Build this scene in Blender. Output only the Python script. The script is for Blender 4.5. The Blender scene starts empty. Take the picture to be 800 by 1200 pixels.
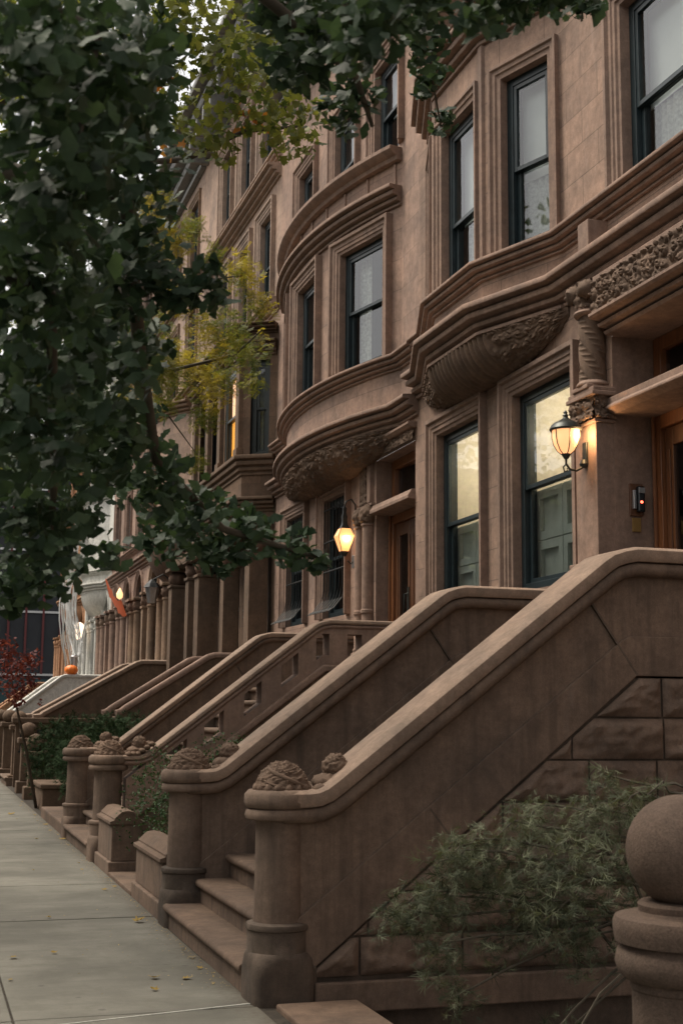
import bpy, math, random
import numpy as np
from mathutils import Vector, Matrix, noise as mnoise
rnd = random.Random(7)
rng = np.random.default_rng(11)
R_ = math.radians
scene = bpy.context.scene
COL = scene.collection
EXPO = 1.2
F = 5.75                                    # the row's wall plane (x); the street runs along +y

# ------------------------------------------------------------------ materials
def mat(name):
    m = bpy.data.materials.new(name); m.use_nodes = True
    nt = m.node_tree; b = nt.nodes['Principled BSDF']
    return m, nt, b
def N(nt, t, **k):
    n = nt.nodes.new(t)
    for a, v in k.items():
        if a.startswith('i_'): n.inputs[a[2:].replace('_', ' ')].default_value = v
        else: setattr(n, a, v)
    return n
def L(nt, a, b): nt.links.new(a, b)
def mixc(nt, fac, a, b, blend='MIX'):
    n = nt.nodes.new('ShaderNodeMix'); n.data_type = 'RGBA'; n.blend_type = blend
    for s, v in ((0, fac), (6, a), (7, b)):
        if hasattr(v, 'is_output'): L(nt, v, n.inputs[s])
        else: n.inputs[s].default_value = v if not isinstance(v, tuple) else (*v, 1)
    return n.outputs[2]
def ramp(nt, src, stops):
    n = nt.nodes.new('ShaderNodeValToRGB'); L(nt, src, n.inputs[0])
    cr = n.color_ramp
    while len(cr.elements) < len(stops): cr.elements.new(.5)
    for e, (p, c) in zip(cr.elements, stops):
        e.position = p; e.color = (c, c, c, 1) if not isinstance(c, tuple) else (*c, 1)
    return n.outputs[0]
def noise(nt, vec, scale, detail=4, rough=.6, dist=0):
    n = N(nt, 'ShaderNodeTexNoise'); n.inputs['Scale'].default_value = scale
    n.inputs['Detail'].default_value = detail; n.inputs['Roughness'].default_value = rough
    n.inputs['Distortion'].default_value = dist
    L(nt, vec, n.inputs['Vector']); return n.outputs['Fac']
def scaled(nt, vec, s, off=(0, 0, 0)):
    n = N(nt, 'ShaderNodeMapping'); n.inputs['Scale'].default_value = s; n.inputs['Location'].default_value = off
    L(nt, vec, n.inputs['Vector']); return n.outputs[0]

def stone(name, c, var=.28, streak=.35, grime=.3, bump=.35, joints=None, rough=.88, speck=.12, lichen=0.0, warm=(1.06, .99, .93)):
    m, nt, b = mat(name)
    pos = N(nt, 'ShaderNodeNewGeometry').outputs['Position']
    big = noise(nt, pos, 1.3, 6, .62, .4)
    med = noise(nt, pos, 7.5, 6, .65)
    fine = noise(nt, pos, 140, 3, .7)
    st = noise(nt, scaled(nt, pos, (7, 7, .55)), 1.6, 5, .6)
    lo = tuple(x * (1 - var) for x in c); hi = tuple(min(1, x * (1 + var) * w) for x, w in zip(c, warm))
    col = mixc(nt, ramp(nt, big, [(.3, 0.), (.7, 1.)]), lo, hi)
    col = mixc(nt, 1., col, mixc(nt, ramp(nt, med, [(.25, 0.), (.75, 1.)]), (.74, .73, .72), (1.24, 1.22, 1.2)), 'MULTIPLY')
    bl = noise(nt, scaled(nt, pos, (1, 1, 1), (5, 1, 7)), 26, 5, .75)
    col = mixc(nt, 1., col, mixc(nt, ramp(nt, bl, [(.3, 0.), (.7, 1.)]), (.84, .83, .82), (1.15, 1.14, 1.13)), 'MULTIPLY')
    if joints:
        w, h, ms, dark = joints
        sep = N(nt, 'ShaderNodeSeparateXYZ'); L(nt, pos, sep.inputs[0])
        cmb = N(nt, 'ShaderNodeCombineXYZ'); L(nt, sep.outputs[1], cmb.inputs[0]); L(nt, sep.outputs[2], cmb.inputs[1])
        bt = N(nt, 'ShaderNodeTexBrick'); L(nt, cmb.outputs[0], bt.inputs['Vector'])
        bt.inputs['Scale'].default_value = 1; bt.inputs['Brick Width'].default_value = w; bt.inputs['Row Height'].default_value = h
        bt.inputs['Mortar Size'].default_value = ms; bt.inputs['Mortar Smooth'].default_value = .3; bt.inputs['Bias'].default_value = 0
        bt.inputs['Color1'].default_value = (.86, .84, .84, 1); bt.inputs['Color2'].default_value = (1.12, 1.07, 1.04, 1)
        bt.inputs['Mortar'].default_value = (dark, dark, dark, 1)
        col = mixc(nt, 1., col, bt.outputs['Color'], 'MULTIPLY')
    col = mixc(nt, ramp(nt, st, [(.48, 0.), (.78, streak)]), col, tuple(x * .42 for x in c))
    gr = noise(nt, scaled(nt, pos, (1, 1, .8), (9, 4, 2)), 2.6, 7, .7, .6)
    col = mixc(nt, ramp(nt, gr, [(.55, 0.), (.75, grime)]), col, (c[0] * .38, c[1] * .42, c[2] * .46))
    wh = noise(nt, scaled(nt, pos, (5, 5, 1.1), (3, 8, 1)), 1.9, 6, .66)
    col = mixc(nt, ramp(nt, wh, [(.58, 0.), (.8, .42)]), col, (min(1, c[0] * 1.5), min(1, c[1] * 1.55), min(1, c[2] * 1.6)))
    col = mixc(nt, ramp(nt, fine, [(.3, 0.), (.7, 1.)]), mixc(nt, 1., col, (1 - speck,) * 3, 'MULTIPLY'), mixc(nt, 1., col, (1 + speck,) * 3, 'MULTIPLY'))
    L(nt, col, b.inputs['Base Color']); b.inputs['Roughness'].default_value = rough
    b.inputs['Specular IOR Level'].default_value = .25
    bm_ = N(nt, 'ShaderNodeBump'); bm_.inputs['Strength'].default_value = bump; bm_.inputs['Distance'].default_value = .012
    h = mixc(nt, .45, fine, med)
    h = mixc(nt, .35, h, noise(nt, pos, 34, 5, .7))
    if joints: h = mixc(nt, ramp(nt, bt.outputs['Fac'], [(0, 0.), (1, .8)]), h, (0, 0, 0))
    L(nt, h, bm_.inputs['Height']); L(nt, bm_.outputs[0], b.inputs['Normal'])
    return m
def plain(name, c, rough=.6, metal=0, spec=.4, var=.12, scale=9, bump=0, coat=0):
    m, nt, b = mat(name)
    pos = N(nt, 'ShaderNodeNewGeometry').outputs['Position']
    n = noise(nt, pos, scale, 5, .65)
    col = mixc(nt, ramp(nt, n, [(.3, 0.), (.7, 1.)]), tuple(x * (1 - var) for x in c), tuple(min(1, x * (1 + var)) for x in c))
    L(nt, col, b.inputs['Base Color']); b.inputs['Roughness'].default_value = rough; b.inputs['Metallic'].default_value = metal
    b.inputs['Specular IOR Level'].default_value = spec; b.inputs['Coat Weight'].default_value = coat
    if bump:
        k = N(nt, 'ShaderNodeBump'); k.inputs['Strength'].default_value = bump; k.inputs['Distance'].default_value = .004
        L(nt, noise(nt, pos, scale * 8, 4, .7), k.inputs['Height']); L(nt, k.outputs[0], b.inputs['Normal'])
    return m
def wood(name, c, rough=.4):
    m, nt, b = mat(name)
    pos = N(nt, 'ShaderNodeNewGeometry').outputs['Position']
    n = noise(nt, scaled(nt, pos, (22, 22, 1.3)), 2, 6, .7, .6)
    L(nt, mixc(nt, ramp(nt, n, [(.3, 0.), (.7, 1.)]), tuple(x * .55 for x in c), tuple(x * 1.3 for x in c)), b.inputs['Base Color'])
    b.inputs['Roughness'].default_value = rough; b.inputs['Coat Weight'].default_value = .25
    return m
def emit(name, c, s, base=(.8, .6, .4)):
    m, nt, b = mat(name); b.inputs['Base Color'].default_value = (*base, 1)
    b.inputs['Emission Color'].default_value = (*c, 1); b.inputs['Emission Strength'].default_value = s; return m
def glass(name, tint=(.85, .9, .9), wav=.15):
    m, nt, b = mat(name); nt.nodes.remove(b)
    tr = N(nt, 'ShaderNodeBsdfTransparent'); tr.inputs[0].default_value = (*tint, 1)
    gl = N(nt, 'ShaderNodeBsdfGlossy'); gl.inputs['Roughness'].default_value = .015; gl.inputs[0].default_value = (.95, .97, 1, 1)
    fr = N(nt, 'ShaderNodeFresnel'); fr.inputs[0].default_value = 1.62
    pos = N(nt, 'ShaderNodeNewGeometry').outputs['Position']
    k = N(nt, 'ShaderNodeBump'); k.inputs['Strength'].default_value = wav; k.inputs['Distance'].default_value = .01
    L(nt, noise(nt, pos, 2.2, 2, .5), k.inputs['Height']); L(nt, k.outputs[0], gl.inputs['Normal'])
    mx = N(nt, 'ShaderNodeMixShader'); ad = N(nt, 'ShaderNodeMath', operation='MULTIPLY_ADD')
    L(nt, fr.outputs[0], ad.inputs[0]); ad.inputs[1].default_value = .75; ad.inputs[2].default_value = .03
    L(nt, ad.outputs[0], mx.inputs[0]); L(nt, tr.outputs[0], mx.inputs[1]); L(nt, gl.outputs[0], mx.inputs[2])
    L(nt, mx.outputs[0], nt.nodes['Material Output'].inputs[0]); return m
def leafmat(name, c, c2, trans=.3, rough=.5, scale=9, spec=.3):
    m, nt, b = mat(name)
    pos = N(nt, 'ShaderNodeNewGeometry').outputs['Position']
    at = N(nt, 'ShaderNodeAttribute', attribute_name='tone')
    mx = mixc(nt, at.outputs['Fac'], c, c2)
    v = noise(nt, pos, scale * 12, 3, .6)
    col = mixc(nt, 1., mx, mixc(nt, v, (.75, .75, .75), (1.22, 1.22, 1.22)), 'MULTIPLY')
    L(nt, col, b.inputs['Base Color']); b.inputs['Roughness'].default_value = rough; b.inputs['Specular IOR Level'].default_value = spec
    tl = N(nt, 'ShaderNodeBsdfTranslucent'); L(nt, mixc(nt, 1., col, (1.25, 1.2, .7), 'MULTIPLY'), tl.inputs[0])
    ms = N(nt, 'ShaderNodeMixShader'); ms.inputs[0].default_value = trans
    L(nt, b.outputs[0], ms.inputs[1]); L(nt, tl.outputs[0], ms.inputs[2]); L(nt, ms.outputs[0], nt.nodes['Material Output'].inputs[0])
    return m

M = {}
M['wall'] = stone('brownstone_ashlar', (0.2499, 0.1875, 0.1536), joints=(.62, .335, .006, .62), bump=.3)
M['wallB'] = stone('brownstone_ashlar_rosy', (0.2695, 0.2029, 0.1698), joints=(.7, .42, .006, .66), bump=.3)
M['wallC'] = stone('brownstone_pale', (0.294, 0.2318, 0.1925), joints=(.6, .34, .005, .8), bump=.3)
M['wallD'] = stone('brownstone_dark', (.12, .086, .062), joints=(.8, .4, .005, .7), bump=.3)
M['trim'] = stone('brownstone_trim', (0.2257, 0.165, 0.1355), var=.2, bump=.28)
M['trimC'] = stone('brownstone_trim_pale', (0.2891, 0.2266, 0.1871), var=.2, bump=.28)
M['trimD'] = stone('brownstone_trim_dark', (.12, .086, .062), var=.22)
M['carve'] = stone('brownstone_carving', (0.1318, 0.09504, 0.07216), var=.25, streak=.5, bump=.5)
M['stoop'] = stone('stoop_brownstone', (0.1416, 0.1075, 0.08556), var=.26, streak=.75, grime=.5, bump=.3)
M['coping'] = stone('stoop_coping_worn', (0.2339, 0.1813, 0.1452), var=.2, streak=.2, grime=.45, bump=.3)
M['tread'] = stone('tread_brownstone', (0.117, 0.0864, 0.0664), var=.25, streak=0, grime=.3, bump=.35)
M['rough'] = stone('quarry_faced_brownstone', (0.15, 0.1142, 0.09152), var=.3, streak=.4, grime=.5, bump=.8)
M['base'] = stone('blackened_base_stone', (0.0897, 0.0736, 0.0608), var=.5, streak=.5, grime=.85, bump=.5)
M['white'] = stone('white_painted_stone', (.52, .53, .5), var=.08, streak=.25, grime=.2, bump=.2, warm=(1, 1, 1))
M['tan'] = stone('tan_sandstone', (.36, .215, .13), var=.2, bump=.3)
M['ball'] = stone('ball_post_stone', (0.1014, 0.076, 0.0608), var=.1, streak=.15, grime=.2, bump=.5, speck=.28)
M['frame'] = plain('dark_teal_paint', (.014, .024, .028), .35, var=.25)
M['frameB'] = plain('black_green_paint', (.02, .027, .026), .4, var=.25)
M['glass'] = glass('window_glass')
M['blind'] = plain('white_blind', (0.8438, 0.8438, 0.8058), .8, var=.04, scale=3)  # blind whitened to stand in for sky reflected in the panes
M['lace'] = plain('lace_curtain', (0.6084, 0.6084, 0.5577), .9, var=.3, scale=26)  # lace lightened too, in place of pane reflection
M['shutter'] = plain('cream_interior_shutter', (0.726, 0.69, 0.621), .6, var=.06)
M['dimshut'] = plain('grey_green_interior_shutter', (.5, .53, .48), .6, var=.1)
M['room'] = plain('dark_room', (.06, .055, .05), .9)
M['roomlit'] = plain('cream_room', (0.605, 0.552, 0.462), .8)
M['orange'] = emit('orange_lit_blind', (1, .42, .07), .6, (.7, .35, .1))
M['door'] = wood('varnished_door_wood', (.2, .08, .032))
M['doorpan'] = wood('dark_door_wood', (.12, .05, .022))
M['iron'] = plain('black_iron', (.018, .02, .02), .45, .3, var=.3)
M['bronze'] = plain('aged_bronze', (.05, .055, .05), .4, .6, var=.3)
M['brass'] = plain('brass_plate', (.42, .27, .1), .4, .8)
M['silver'] = plain('brushed_steel', (.5, .5, .5), .35, .9)
M['blackpl'] = plain('black_plastic', (.012, .014, .016), .2)
M['bulb'] = emit('lit_bulb', (1, .62, .28), 38)
M['bulbsoft'] = emit('flame_shaped_lamp', (1, .5, .22), .8)
M['spot'] = emit('lit_ceiling_lamp', (1, .9, .7), 14)
M['lampglass'] = emit('glowing_lamp_glass', (1, .42, .17), .58, (.75, .55, .35))
M['amber'] = emit('amber_lamp_glass', (1, .38, .12), .48, (.7, .45, .25))
M['seam'] = plain('pale_mortar_seam', (.34, .34, .3), .9, var=.3, scale=30)
M['dim'] = plain('dark_opposite_front', (.09, .07, .055), .9, var=.3, scale=1)  # kept dark to cut the light bounced back onto the row
M['reddot'] = emit('red_indicator', (1, .06, .03), 4)
M['pumpkin'] = plain('pumpkin_skin', (.8, .2, .03), .45, var=.2)
M['stem'] = plain('dry_stem', (.12, .11, .05), .8)
M['cloth'] = plain('orange_cloth', (.5, .085, .015), .8, var=.15, scale=4)
M['web'] = plain('white_cobweb', (.62, .63, .62), .9, var=.06)
M['bone'] = emit('glowing_skull', (1, .72, .5), .7, (.8, .7, .6))
M['conc'] = None
M['soil'] = plain('yard_soil', (.035, .028, .02), .95, var=.5, scale=14, bump=.8)
M['asphalt'] = plain('asphalt', (.05, .05, .052), .85, var=.2, scale=30, bump=.4)
M['bark'] = plain('bark', (.07, .055, .042), .9, var=.4, scale=20, bump=.8)
M['twig'] = plain('twig', (.06, .05, .035), .85, var=.3, scale=20)
M['gink'] = leafmat('ginkgo_leaf', (.02, .04, .022), (.058, .098, .05), .28, .5, spec=.25)
M['maple'] = leafmat('plane_leaf', (.05, .08, .022), (.22, .235, .06), .45, .55)
M['maplefall'] = leafmat('russet_leaf', (.3, .09, .02), (.42, .2, .03), .4, .6)
M['locust'] = leafmat('locust_leaf', (.07, .11, .03), (.4, .32, .05), .45, .55)
M['red'] = leafmat('red_maple_leaf', (.07, .018, .018), (.21, .05, .042), .35, .55)
M['box'] = leafmat('boxwood_leaf', (.018, .04, .016), (.05, .09, .032), .2, .6, spec=.2)
M['spruce'] = leafmat('spruce_needle', (.014, .028, .012), (.034, .058, .026), .1, .85, spec=.1)
M['yew'] = leafmat('feathery_foliage', (.03, .04, .022), (.15, .165, .1), .2, .7)
M['fallen'] = leafmat('fallen_leaf', (.25, .17, .04), (.45, .33, .12), .2, .7)
M['farwall'] = plain('dark_far_facade', (.02, .022, .026), .7, var=.3, scale=.6)
M['redmull'] = plain('red_mullion', (.1, .02, .02), .6)
M['teal'] = plain('teal_hoarding', (.02, .05, .055), .7)
M['cornice'] = plain('weathered_metal_cornice', (.17, .17, .16), .6, var=.3)
def concrete():
    m, nt, b = mat('sidewalk_concrete')
    pos = N(nt, 'ShaderNodeNewGeometry').outputs['Position']
    big = noise(nt, pos, .9, 6, .62, .3); st = noise(nt, scaled(nt, pos, (.8, 5, 1)), 1.6, 6, .65, .4); fine = noise(nt, pos, 190, 3, .7)
    sp = noise(nt, pos, 22, 6, .75)
    col = mixc(nt, ramp(nt, big, [(.3, 0.), (.7, 1.)]), (.085, .082, .068), (.2, .193, .162))
    col = mixc(nt, ramp(nt, st, [(.48, 0.), (.72, .6)]), col, (.11, .105, .09))
    col = mixc(nt, ramp(nt, sp, [(.56, 0.), (.74, .5)]), col, (.12, .11, .095))
    col = mixc(nt, 1., col, mixc(nt, fine, (.8, .8, .8), (1.2, 1.2, 1.2)), 'MULTIPLY')
    vo = N(nt, 'ShaderNodeTexVoronoi'); vo.inputs['Scale'].default_value = 3.2; L(nt, pos, vo.inputs['Vector'])
    col = mixc(nt, ramp(nt, vo.outputs['Distance'], [(.05, .55), (.085, 0.)]), col, (.06, .055, .05))
    cr_ = noise(nt, pos, 3.5, 8, .8, .3)
    col = mixc(nt, ramp(nt, cr_, [(.5, 0.), (.62, .35)]), col, (.1, .095, .075))
    # dirt that has settled along the building side
    sep = N(nt, 'ShaderNodeSeparateXYZ'); L(nt, pos, sep.inputs[0])
    ad = N(nt, 'ShaderNodeMath', operation='MULTIPLY_ADD'); L(nt, sp, ad.inputs[0]); ad.inputs[1].default_value = .5; L(nt, sep.outputs[0], ad.inputs[2])
    mr = N(nt, 'ShaderNodeMapRange'); L(nt, ad.outputs[0], mr.inputs[0]); mr.inputs[1].default_value = 1.93; mr.inputs[2].default_value = 2.15; mr.inputs[4].default_value = .65
    col = mixc(nt, mr.outputs[0], col, (.07, .055, .04))
    L(nt, col, b.inputs['Base Color']); b.inputs['Roughness'].default_value = .85; b.inputs['Specular IOR Level'].default_value = .25
    k = N(nt, 'ShaderNodeBump'); k.inputs['Strength'].default_value = .5; k.inputs['Distance'].default_value = .004
    L(nt, mixc(nt, .5, fine, sp), k.inputs['Height']); L(nt, k.outputs[0], b.inputs['Normal'])
    return m
M['conc'] = concrete()

# ------------------------------------------------------------------ mesh helpers
WORLD = {}                                   # world position of every object made here (no rotations are used on parents)
class MB:
    def __init__(s): s.v = []; s.f = []
    def add(s, vs, fs):
        o = len(s.v); s.v += [tuple(p) for p in vs]; s.f += [tuple(i + o for i in f) for f in fs]; return s
    def box(s, x0, x1, y0, y1, z0, z1):
        return s.add([(x0,y0,z0),(x1,y0,z0),(x1,y1,z0),(x0,y1,z0),(x0,y0,z1),(x1,y0,z1),(x1,y1,z1),(x0,y1,z1)],
                     [(3,2,1,0),(4,5,6,7),(0,1,5,4),(1,2,6,5),(2,3,7,6),(3,0,4,7)])
    def prism_y(s, poly, y0, y1):            # poly of (x, z)
        n = len(poly); a = sum(poly[i][0]*poly[(i+1)%n][1]-poly[(i+1)%n][0]*poly[i][1] for i in range(n))
        if a < 0: poly = poly[::-1]
        vs = [(x, y0, z) for x, z in poly] + [(x, y1, z) for x, z in poly]
        return s.add(vs, [tuple(range(n)), tuple(range(2*n-1, n-1, -1))] + [(i, i+n, (i+1)%n+n, (i+1)%n) for i in range(n)])
    def prism_z(s, poly, z0, z1):
        n = len(poly); a = sum(poly[i][0]*poly[(i+1)%n][1]-poly[(i+1)%n][0]*poly[i][1] for i in range(n))
        if a < 0: poly = poly[::-1]
        vs = [(x, y, z0) for x, y in poly] + [(x, y, z1) for x, y in poly]
        return s.add(vs, [tuple(range(n-1, -1, -1)), tuple(range(n, 2*n))] + [(i, (i+1)%n, (i+1)%n+n, i+n) for i in range(n)])
    def lathe(s, cx, cy, prof, n=28, a0=0, a1=360):
        full = abs(a1-a0) >= 360; k = n if full else n+1; vs = []; fs = []
        for r, z in prof:
            for i in range(k):
                a = R_(a0 + (a1-a0)*i/n); vs.append((cx+r*math.cos(a), cy+r*math.sin(a), z))
        for j in range(len(prof)-1):
            for i in range(k if full else n):
                i2 = (i+1) % k; fs.append((j*k+i, j*k+i2, (j+1)*k+i2, (j+1)*k+i))
        fs.append(tuple(range(k-1, -1, -1))); fs.append(tuple(range((len(prof)-1)*k, len(prof)*k)))
        return s.add(vs, fs)
    def tube(s, pts, r, n=8):
        P = [Vector(p) for p in pts]; rr = r if isinstance(r, (list, tuple)) else [r]*len(P); vs = []; fs = []
        up = Vector((.13, .21, .97)).normalized()
        for i, p in enumerate(P):
            t = (P[min(i+1, len(P)-1)] - P[max(i-1, 0)]).normalized()
            a = t.cross(up); a = a.normalized() if a.length > 1e-4 else Vector((1, 0, 0)); b = t.cross(a).normalized()
            for k in range(n):
                q = 2*math.pi*k/n; vs.append(p + (a*math.cos(q)+b*math.sin(q))*rr[i])
        for i in range(len(P)-1):
            for k in range(n): fs.append((i*n+k, i*n+(k+1)%n, (i+1)*n+(k+1)%n, (i+1)*n+k))
        fs.append(tuple(range(n))); fs.append(tuple(range(len(vs)-1, len(vs)-n-1, -1)))
        return s.add(vs, fs)
    def loops(s, rings, closed=True, cap=True):   # rings: lists of equal length points
        n = len(rings[0]); vs = [p for r in rings for p in r]; fs = []
        for i in range(len(rings)-1):
            for k in range(n if closed else n-1):
                fs.append((i*n+k, i*n+(k+1)%n, (i+1)*n+(k+1)%n, (i+1)*n+k))
        if cap and closed: fs.append(tuple(range(n-1, -1, -1))); fs.append(tuple(range((len(rings)-1)*n, len(rings)*n)))
        return s.add(vs, fs)
    def sweep_plan(s, path, prof, ext=0):    # path (x,y), outward = left of travel; prof (offset, z) closed loop
        P = [Vector((p[0], p[1])) for p in path]; rings = []
        for i, p in enumerate(P):
            d0 = (P[i]-P[i-1]).normalized() if i else (P[1]-P[0]).normalized()
            d1 = (P[i+1]-P[i]).normalized() if i < len(P)-1 else d0
            n0 = Vector((-d0.y, d0.x)); n1 = Vector((-d1.y, d1.x)); m = (n0+n1).normalized(); m = m / max(.35, m.dot(n0))
            rings.append([(p.x+m.x*o, p.y+m.y*o, z) for o, z in prof])
        return s.loops(rings)
    def sweep_xz(s, path, yc, prof):         # path (x,z), prof (side, up) closed loop
        P = [Vector((p[0], p[1])) for p in path]; rings = []
        for i, p in enumerate(P):
            d0 = (P[i]-P[i-1]).normalized() if i else (P[1]-P[0]).normalized()
            d1 = (P[i+1]-P[i]).normalized() if i < len(P)-1 else d0
            n0 = Vector((-d0.y, d0.x)); n1 = Vector((-d1.y, d1.x)); m = (n0+n1).normalized(); m = m / max(.35, m.dot(n0))
            rings.append([(p.x+m.x*u, yc+sd, p.y+m.y*u) for sd, u in prof])
        return s.loops(rings)
    def grid(s, P, closed_u=False):          # P: array (nu, nv, 3)
        nu, nv = P.shape[:2]; fs = []
        for i in range(nu if closed_u else nu-1):
            for j in range(nv-1): fs.append((i*nv+j, ((i+1)%nu)*nv+j, ((i+1)%nu)*nv+j+1, i*nv+j+1))
        return s.add([tuple(map(float, p)) for p in P.reshape(-1, 3)], fs)
    def build(s, name, m, parent=None, smooth=40, bevel=0, label=None):
        me = bpy.data.meshes.new(name)
        c = WORLD.get(parent.name, (0, 0, 0)) if parent else (0, 0, 0)
        V = np.array(s.v, float); org = np.array([V[:, 0].mean(), V[:, 1].mean(), V[:, 2].min()])
        me.from_pydata([tuple(p) for p in (V - org)], [], s.f)
        me.materials.append(m if not isinstance(m, str) else M[m])
        if smooth: me.shade_smooth(); me.set_sharp_from_angle(angle=R_(smooth))
        me.update()
        o = bpy.data.objects.new(name, me); COL.objects.link(o)
        if parent: o.parent = parent
        o.location = tuple(org - np.array(c)); WORLD[o.name] = tuple(org)
        if bevel:
            b = o.modifiers.new('bevel', 'BEVEL'); b.width = bevel; b.segments = 2; b.limit_method = 'ANGLE'; b.angle_limit = R_(50); b.harden_normals = False
        if label: o['label'] = label
        return o
def thing(name, loc, label, cat, group=None):
    o = bpy.data.objects.new(name, None); COL.objects.link(o); o.location = loc; o.empty_display_size = .2
    WORLD[o.name] = tuple(loc); o['label'] = label; o['category'] = cat
    if group: o['group'] = group
    return o
def tag(o, label=None, cat=None, group=None, kind=None):
    if label: o['label'] = label
    if cat: o['category'] = cat
    if group: o['group'] = group
    if kind: o['kind'] = kind
    return o

# carved relief ------------------------------------------------------------
def relief(U, V, cell=.13, seed=0):
    """scrolling leaf relief, 0..1, over coordinates in metres"""
    r = np.random.default_rng(seed); iu = np.floor(U/cell).astype(int); iv = np.floor(V/cell).astype(int)
    H = np.zeros(U.shape)
    for du in (-1, 0, 1):
        for dv in (-1, 0, 1):
            a, b = iu+du, iv+dv
            h = (a*374761393 + b*668265263 + seed*974711) & 0x7fffffff
            def rn(k): return (((h ^ (h >> 13)) * (1274126177+k*7919) & 0x7fffffff) % 10007)/10007.
            cu = (a+.5+(rn(1)-.5)*.6)*cell; cv = (b+.5+(rn(2)-.5)*.6)*cell; R = cell*(.45+.3*rn(3)); ph = rn(4)*6.28; sg = np.where(rn(5) > .5, 1, -1)
            dx, dy = U-cu, V-cv; d = np.sqrt(dx*dx+dy*dy)+1e-6; th = np.arctan2(dy, dx)
            sp = .5+.5*np.cos(sg*th*2+np.log(d/R+.12)*5.5+ph)
            pet = .5+.5*np.cos(th*5+ph+d/R*3*sg)
            k = np.clip(1-d/R, 0, 1)
            H = np.maximum(H, k**.4*(.22+.4*np.abs(sp)**.7+.45*np.abs(np.cos(th*2.5+ph+d/R*2.2*sg))**.6)*(1-.45*np.exp(-((d/R-.38)/.07)**2))+np.exp(-(d/(R*.2))**2)*.3)
    return np.clip(H, 0, 1.2)
def carved_band(mb, A, B, z0, z1, n, amp=.03, cell=.13, seed=0, res=.012):
    """relief panel on the vertical plane from plan point A to B"""
    A = np.array(A); B = np.array(B); ln = np.linalg.norm(B-A); nu = max(3, int(ln/res)); nv = max(3, int((z1-z0)/res))
    u = np.linspace(0, ln, nu); v = np.linspace(z0, z1, nv); U, V = np.meshgrid(u, v, indexing='ij')
    t = (B-A)/ln; nn = np.array([-t[1], t[0]]); H = relief(U+A[1]*3, V, cell, seed)*amp
    P = np.stack([A[0]+t[0]*U+nn[0]*(n+H), A[1]+t[1]*U+nn[1]*(n+H), V], -1); mb.grid(P)
def blob(mb, c, r, amp=.02, cell=.06, seed=0, nu=48, nv=26, half=False, yaw=0):
    a = np.linspace(0, 2*np.pi, nu, endpoint=False); b = np.linspace(0 if half else -np.pi/2, np.pi/2, nv)
    A, Bv = np.meshgrid(a, b, indexing='ij')
    H = relief(A*(r[0]+r[1])/2*np.maximum(.3, np.cos(Bv)), Bv*r[2]+7, cell, seed)*amp
    x = np.cos(A)*np.cos(Bv)*(r[0]+H); y = np.sin(A)*np.cos(Bv)*(r[1]+H); z = np.sin(Bv)*(r[2]+H)
    cy, sy = math.cos(yaw), math.sin(yaw)
    mb.grid(np.stack([c[0]+x*cy-y*sy, c[1]+x*sy+y*cy, c[2]+z], -1), closed_u=True)

# walls with openings --------------------------------------------------------
def X_at(path, y):
    for (x0, y0), (x1, y1) in zip(path, path[1:]):
        if y0 - 1e-6 <= y <= y1 + 1e-6: return x0 + (x1-x0)*(y-y0)/max(1e-9, y1-y0)
    return path[-1][0]
def wall_sheet(mb, path, z0, z1, holes=()):
    ys = sorted(set([round(p[1], 4) for p in path] + [round(h[i], 4) for h in holes for i in (0, 1)])); zs = sorted(set([z0, z1] + [h[i] for h in holes for i in (2, 3)]))
    ys = [y for y in ys if path[0][1]-1e-4 <= y <= path[-1][1]+1e-4]; zs = [z for z in zs if z0 <= z <= z1]
    for a, b in zip(ys, ys[1:]):
        for c, d in zip(zs, zs[1:]):
            my, mz = (a+b)/2, (c+d)/2
            if any(h[0] < my < h[1] and h[2] < mz < h[3] for h in holes): continue
            xa, xb = X_at(path, a), X_at(path, b)
            mb.add([(xa, a, c), (xb, b, c), (xb, b, d), (xa, a, d)], [(3, 2, 1, 0)])
class Frame:                                  # local frame of an opening: u along the wall, n outward, z up
    def __init__(s, A, B):
        s.A = Vector((A[0], A[1])); d = Vector((B[0]-A[0], B[1]-A[1])); s.w = d.length; s.t = d.normalized(); s.n = Vector((-s.t.y, s.t.x))
    def P(s, u, n, z): q = s.A + s.t*u + s.n*n; return (q.x, q.y, z)
    def box(s, mb, u0, u1, n0, n1, z0, z1):
        mb.add([s.P(u0,n0,z0), s.P(u1,n0,z0), s.P(u1,n1,z0), s.P(u0,n1,z0), s.P(u0,n0,z1), s.P(u1,n0,z1), s.P(u1,n1,z1), s.P(u0,n1,z1)],
               [(3,2,1,0),(4,5,6,7),(0,1,5,4),(1,2,6,5),(2,3,7,6),(3,0,4,7)])
    def ring(s, mb, u0, u1, z0, z1, w, n0, n1):
        s.box(mb, u0, u0+w, n0, n1, z0, z1); s.box(mb, u1-w, u1, n0, n1, z0, z1)
        s.box(mb, u0+w, u1-w, n0, n1, z1-w, z1); s.box(mb, u0+w, u1-w, n0, n1, z0, z0+w)
ARCH = [(0, -.21), (0, .012), (.035, .02), (.045, .04), (.085, .04), (.095, .055), (.14, .055), (.155, .088), (.2, .088), (.2, -.03)]
ARCHS = [(0, -.21), (0, .01), (.05, .015), (.06, .035), (.1, .035), (.115, .06), (.15, .06), (.15, -.03)]
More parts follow.
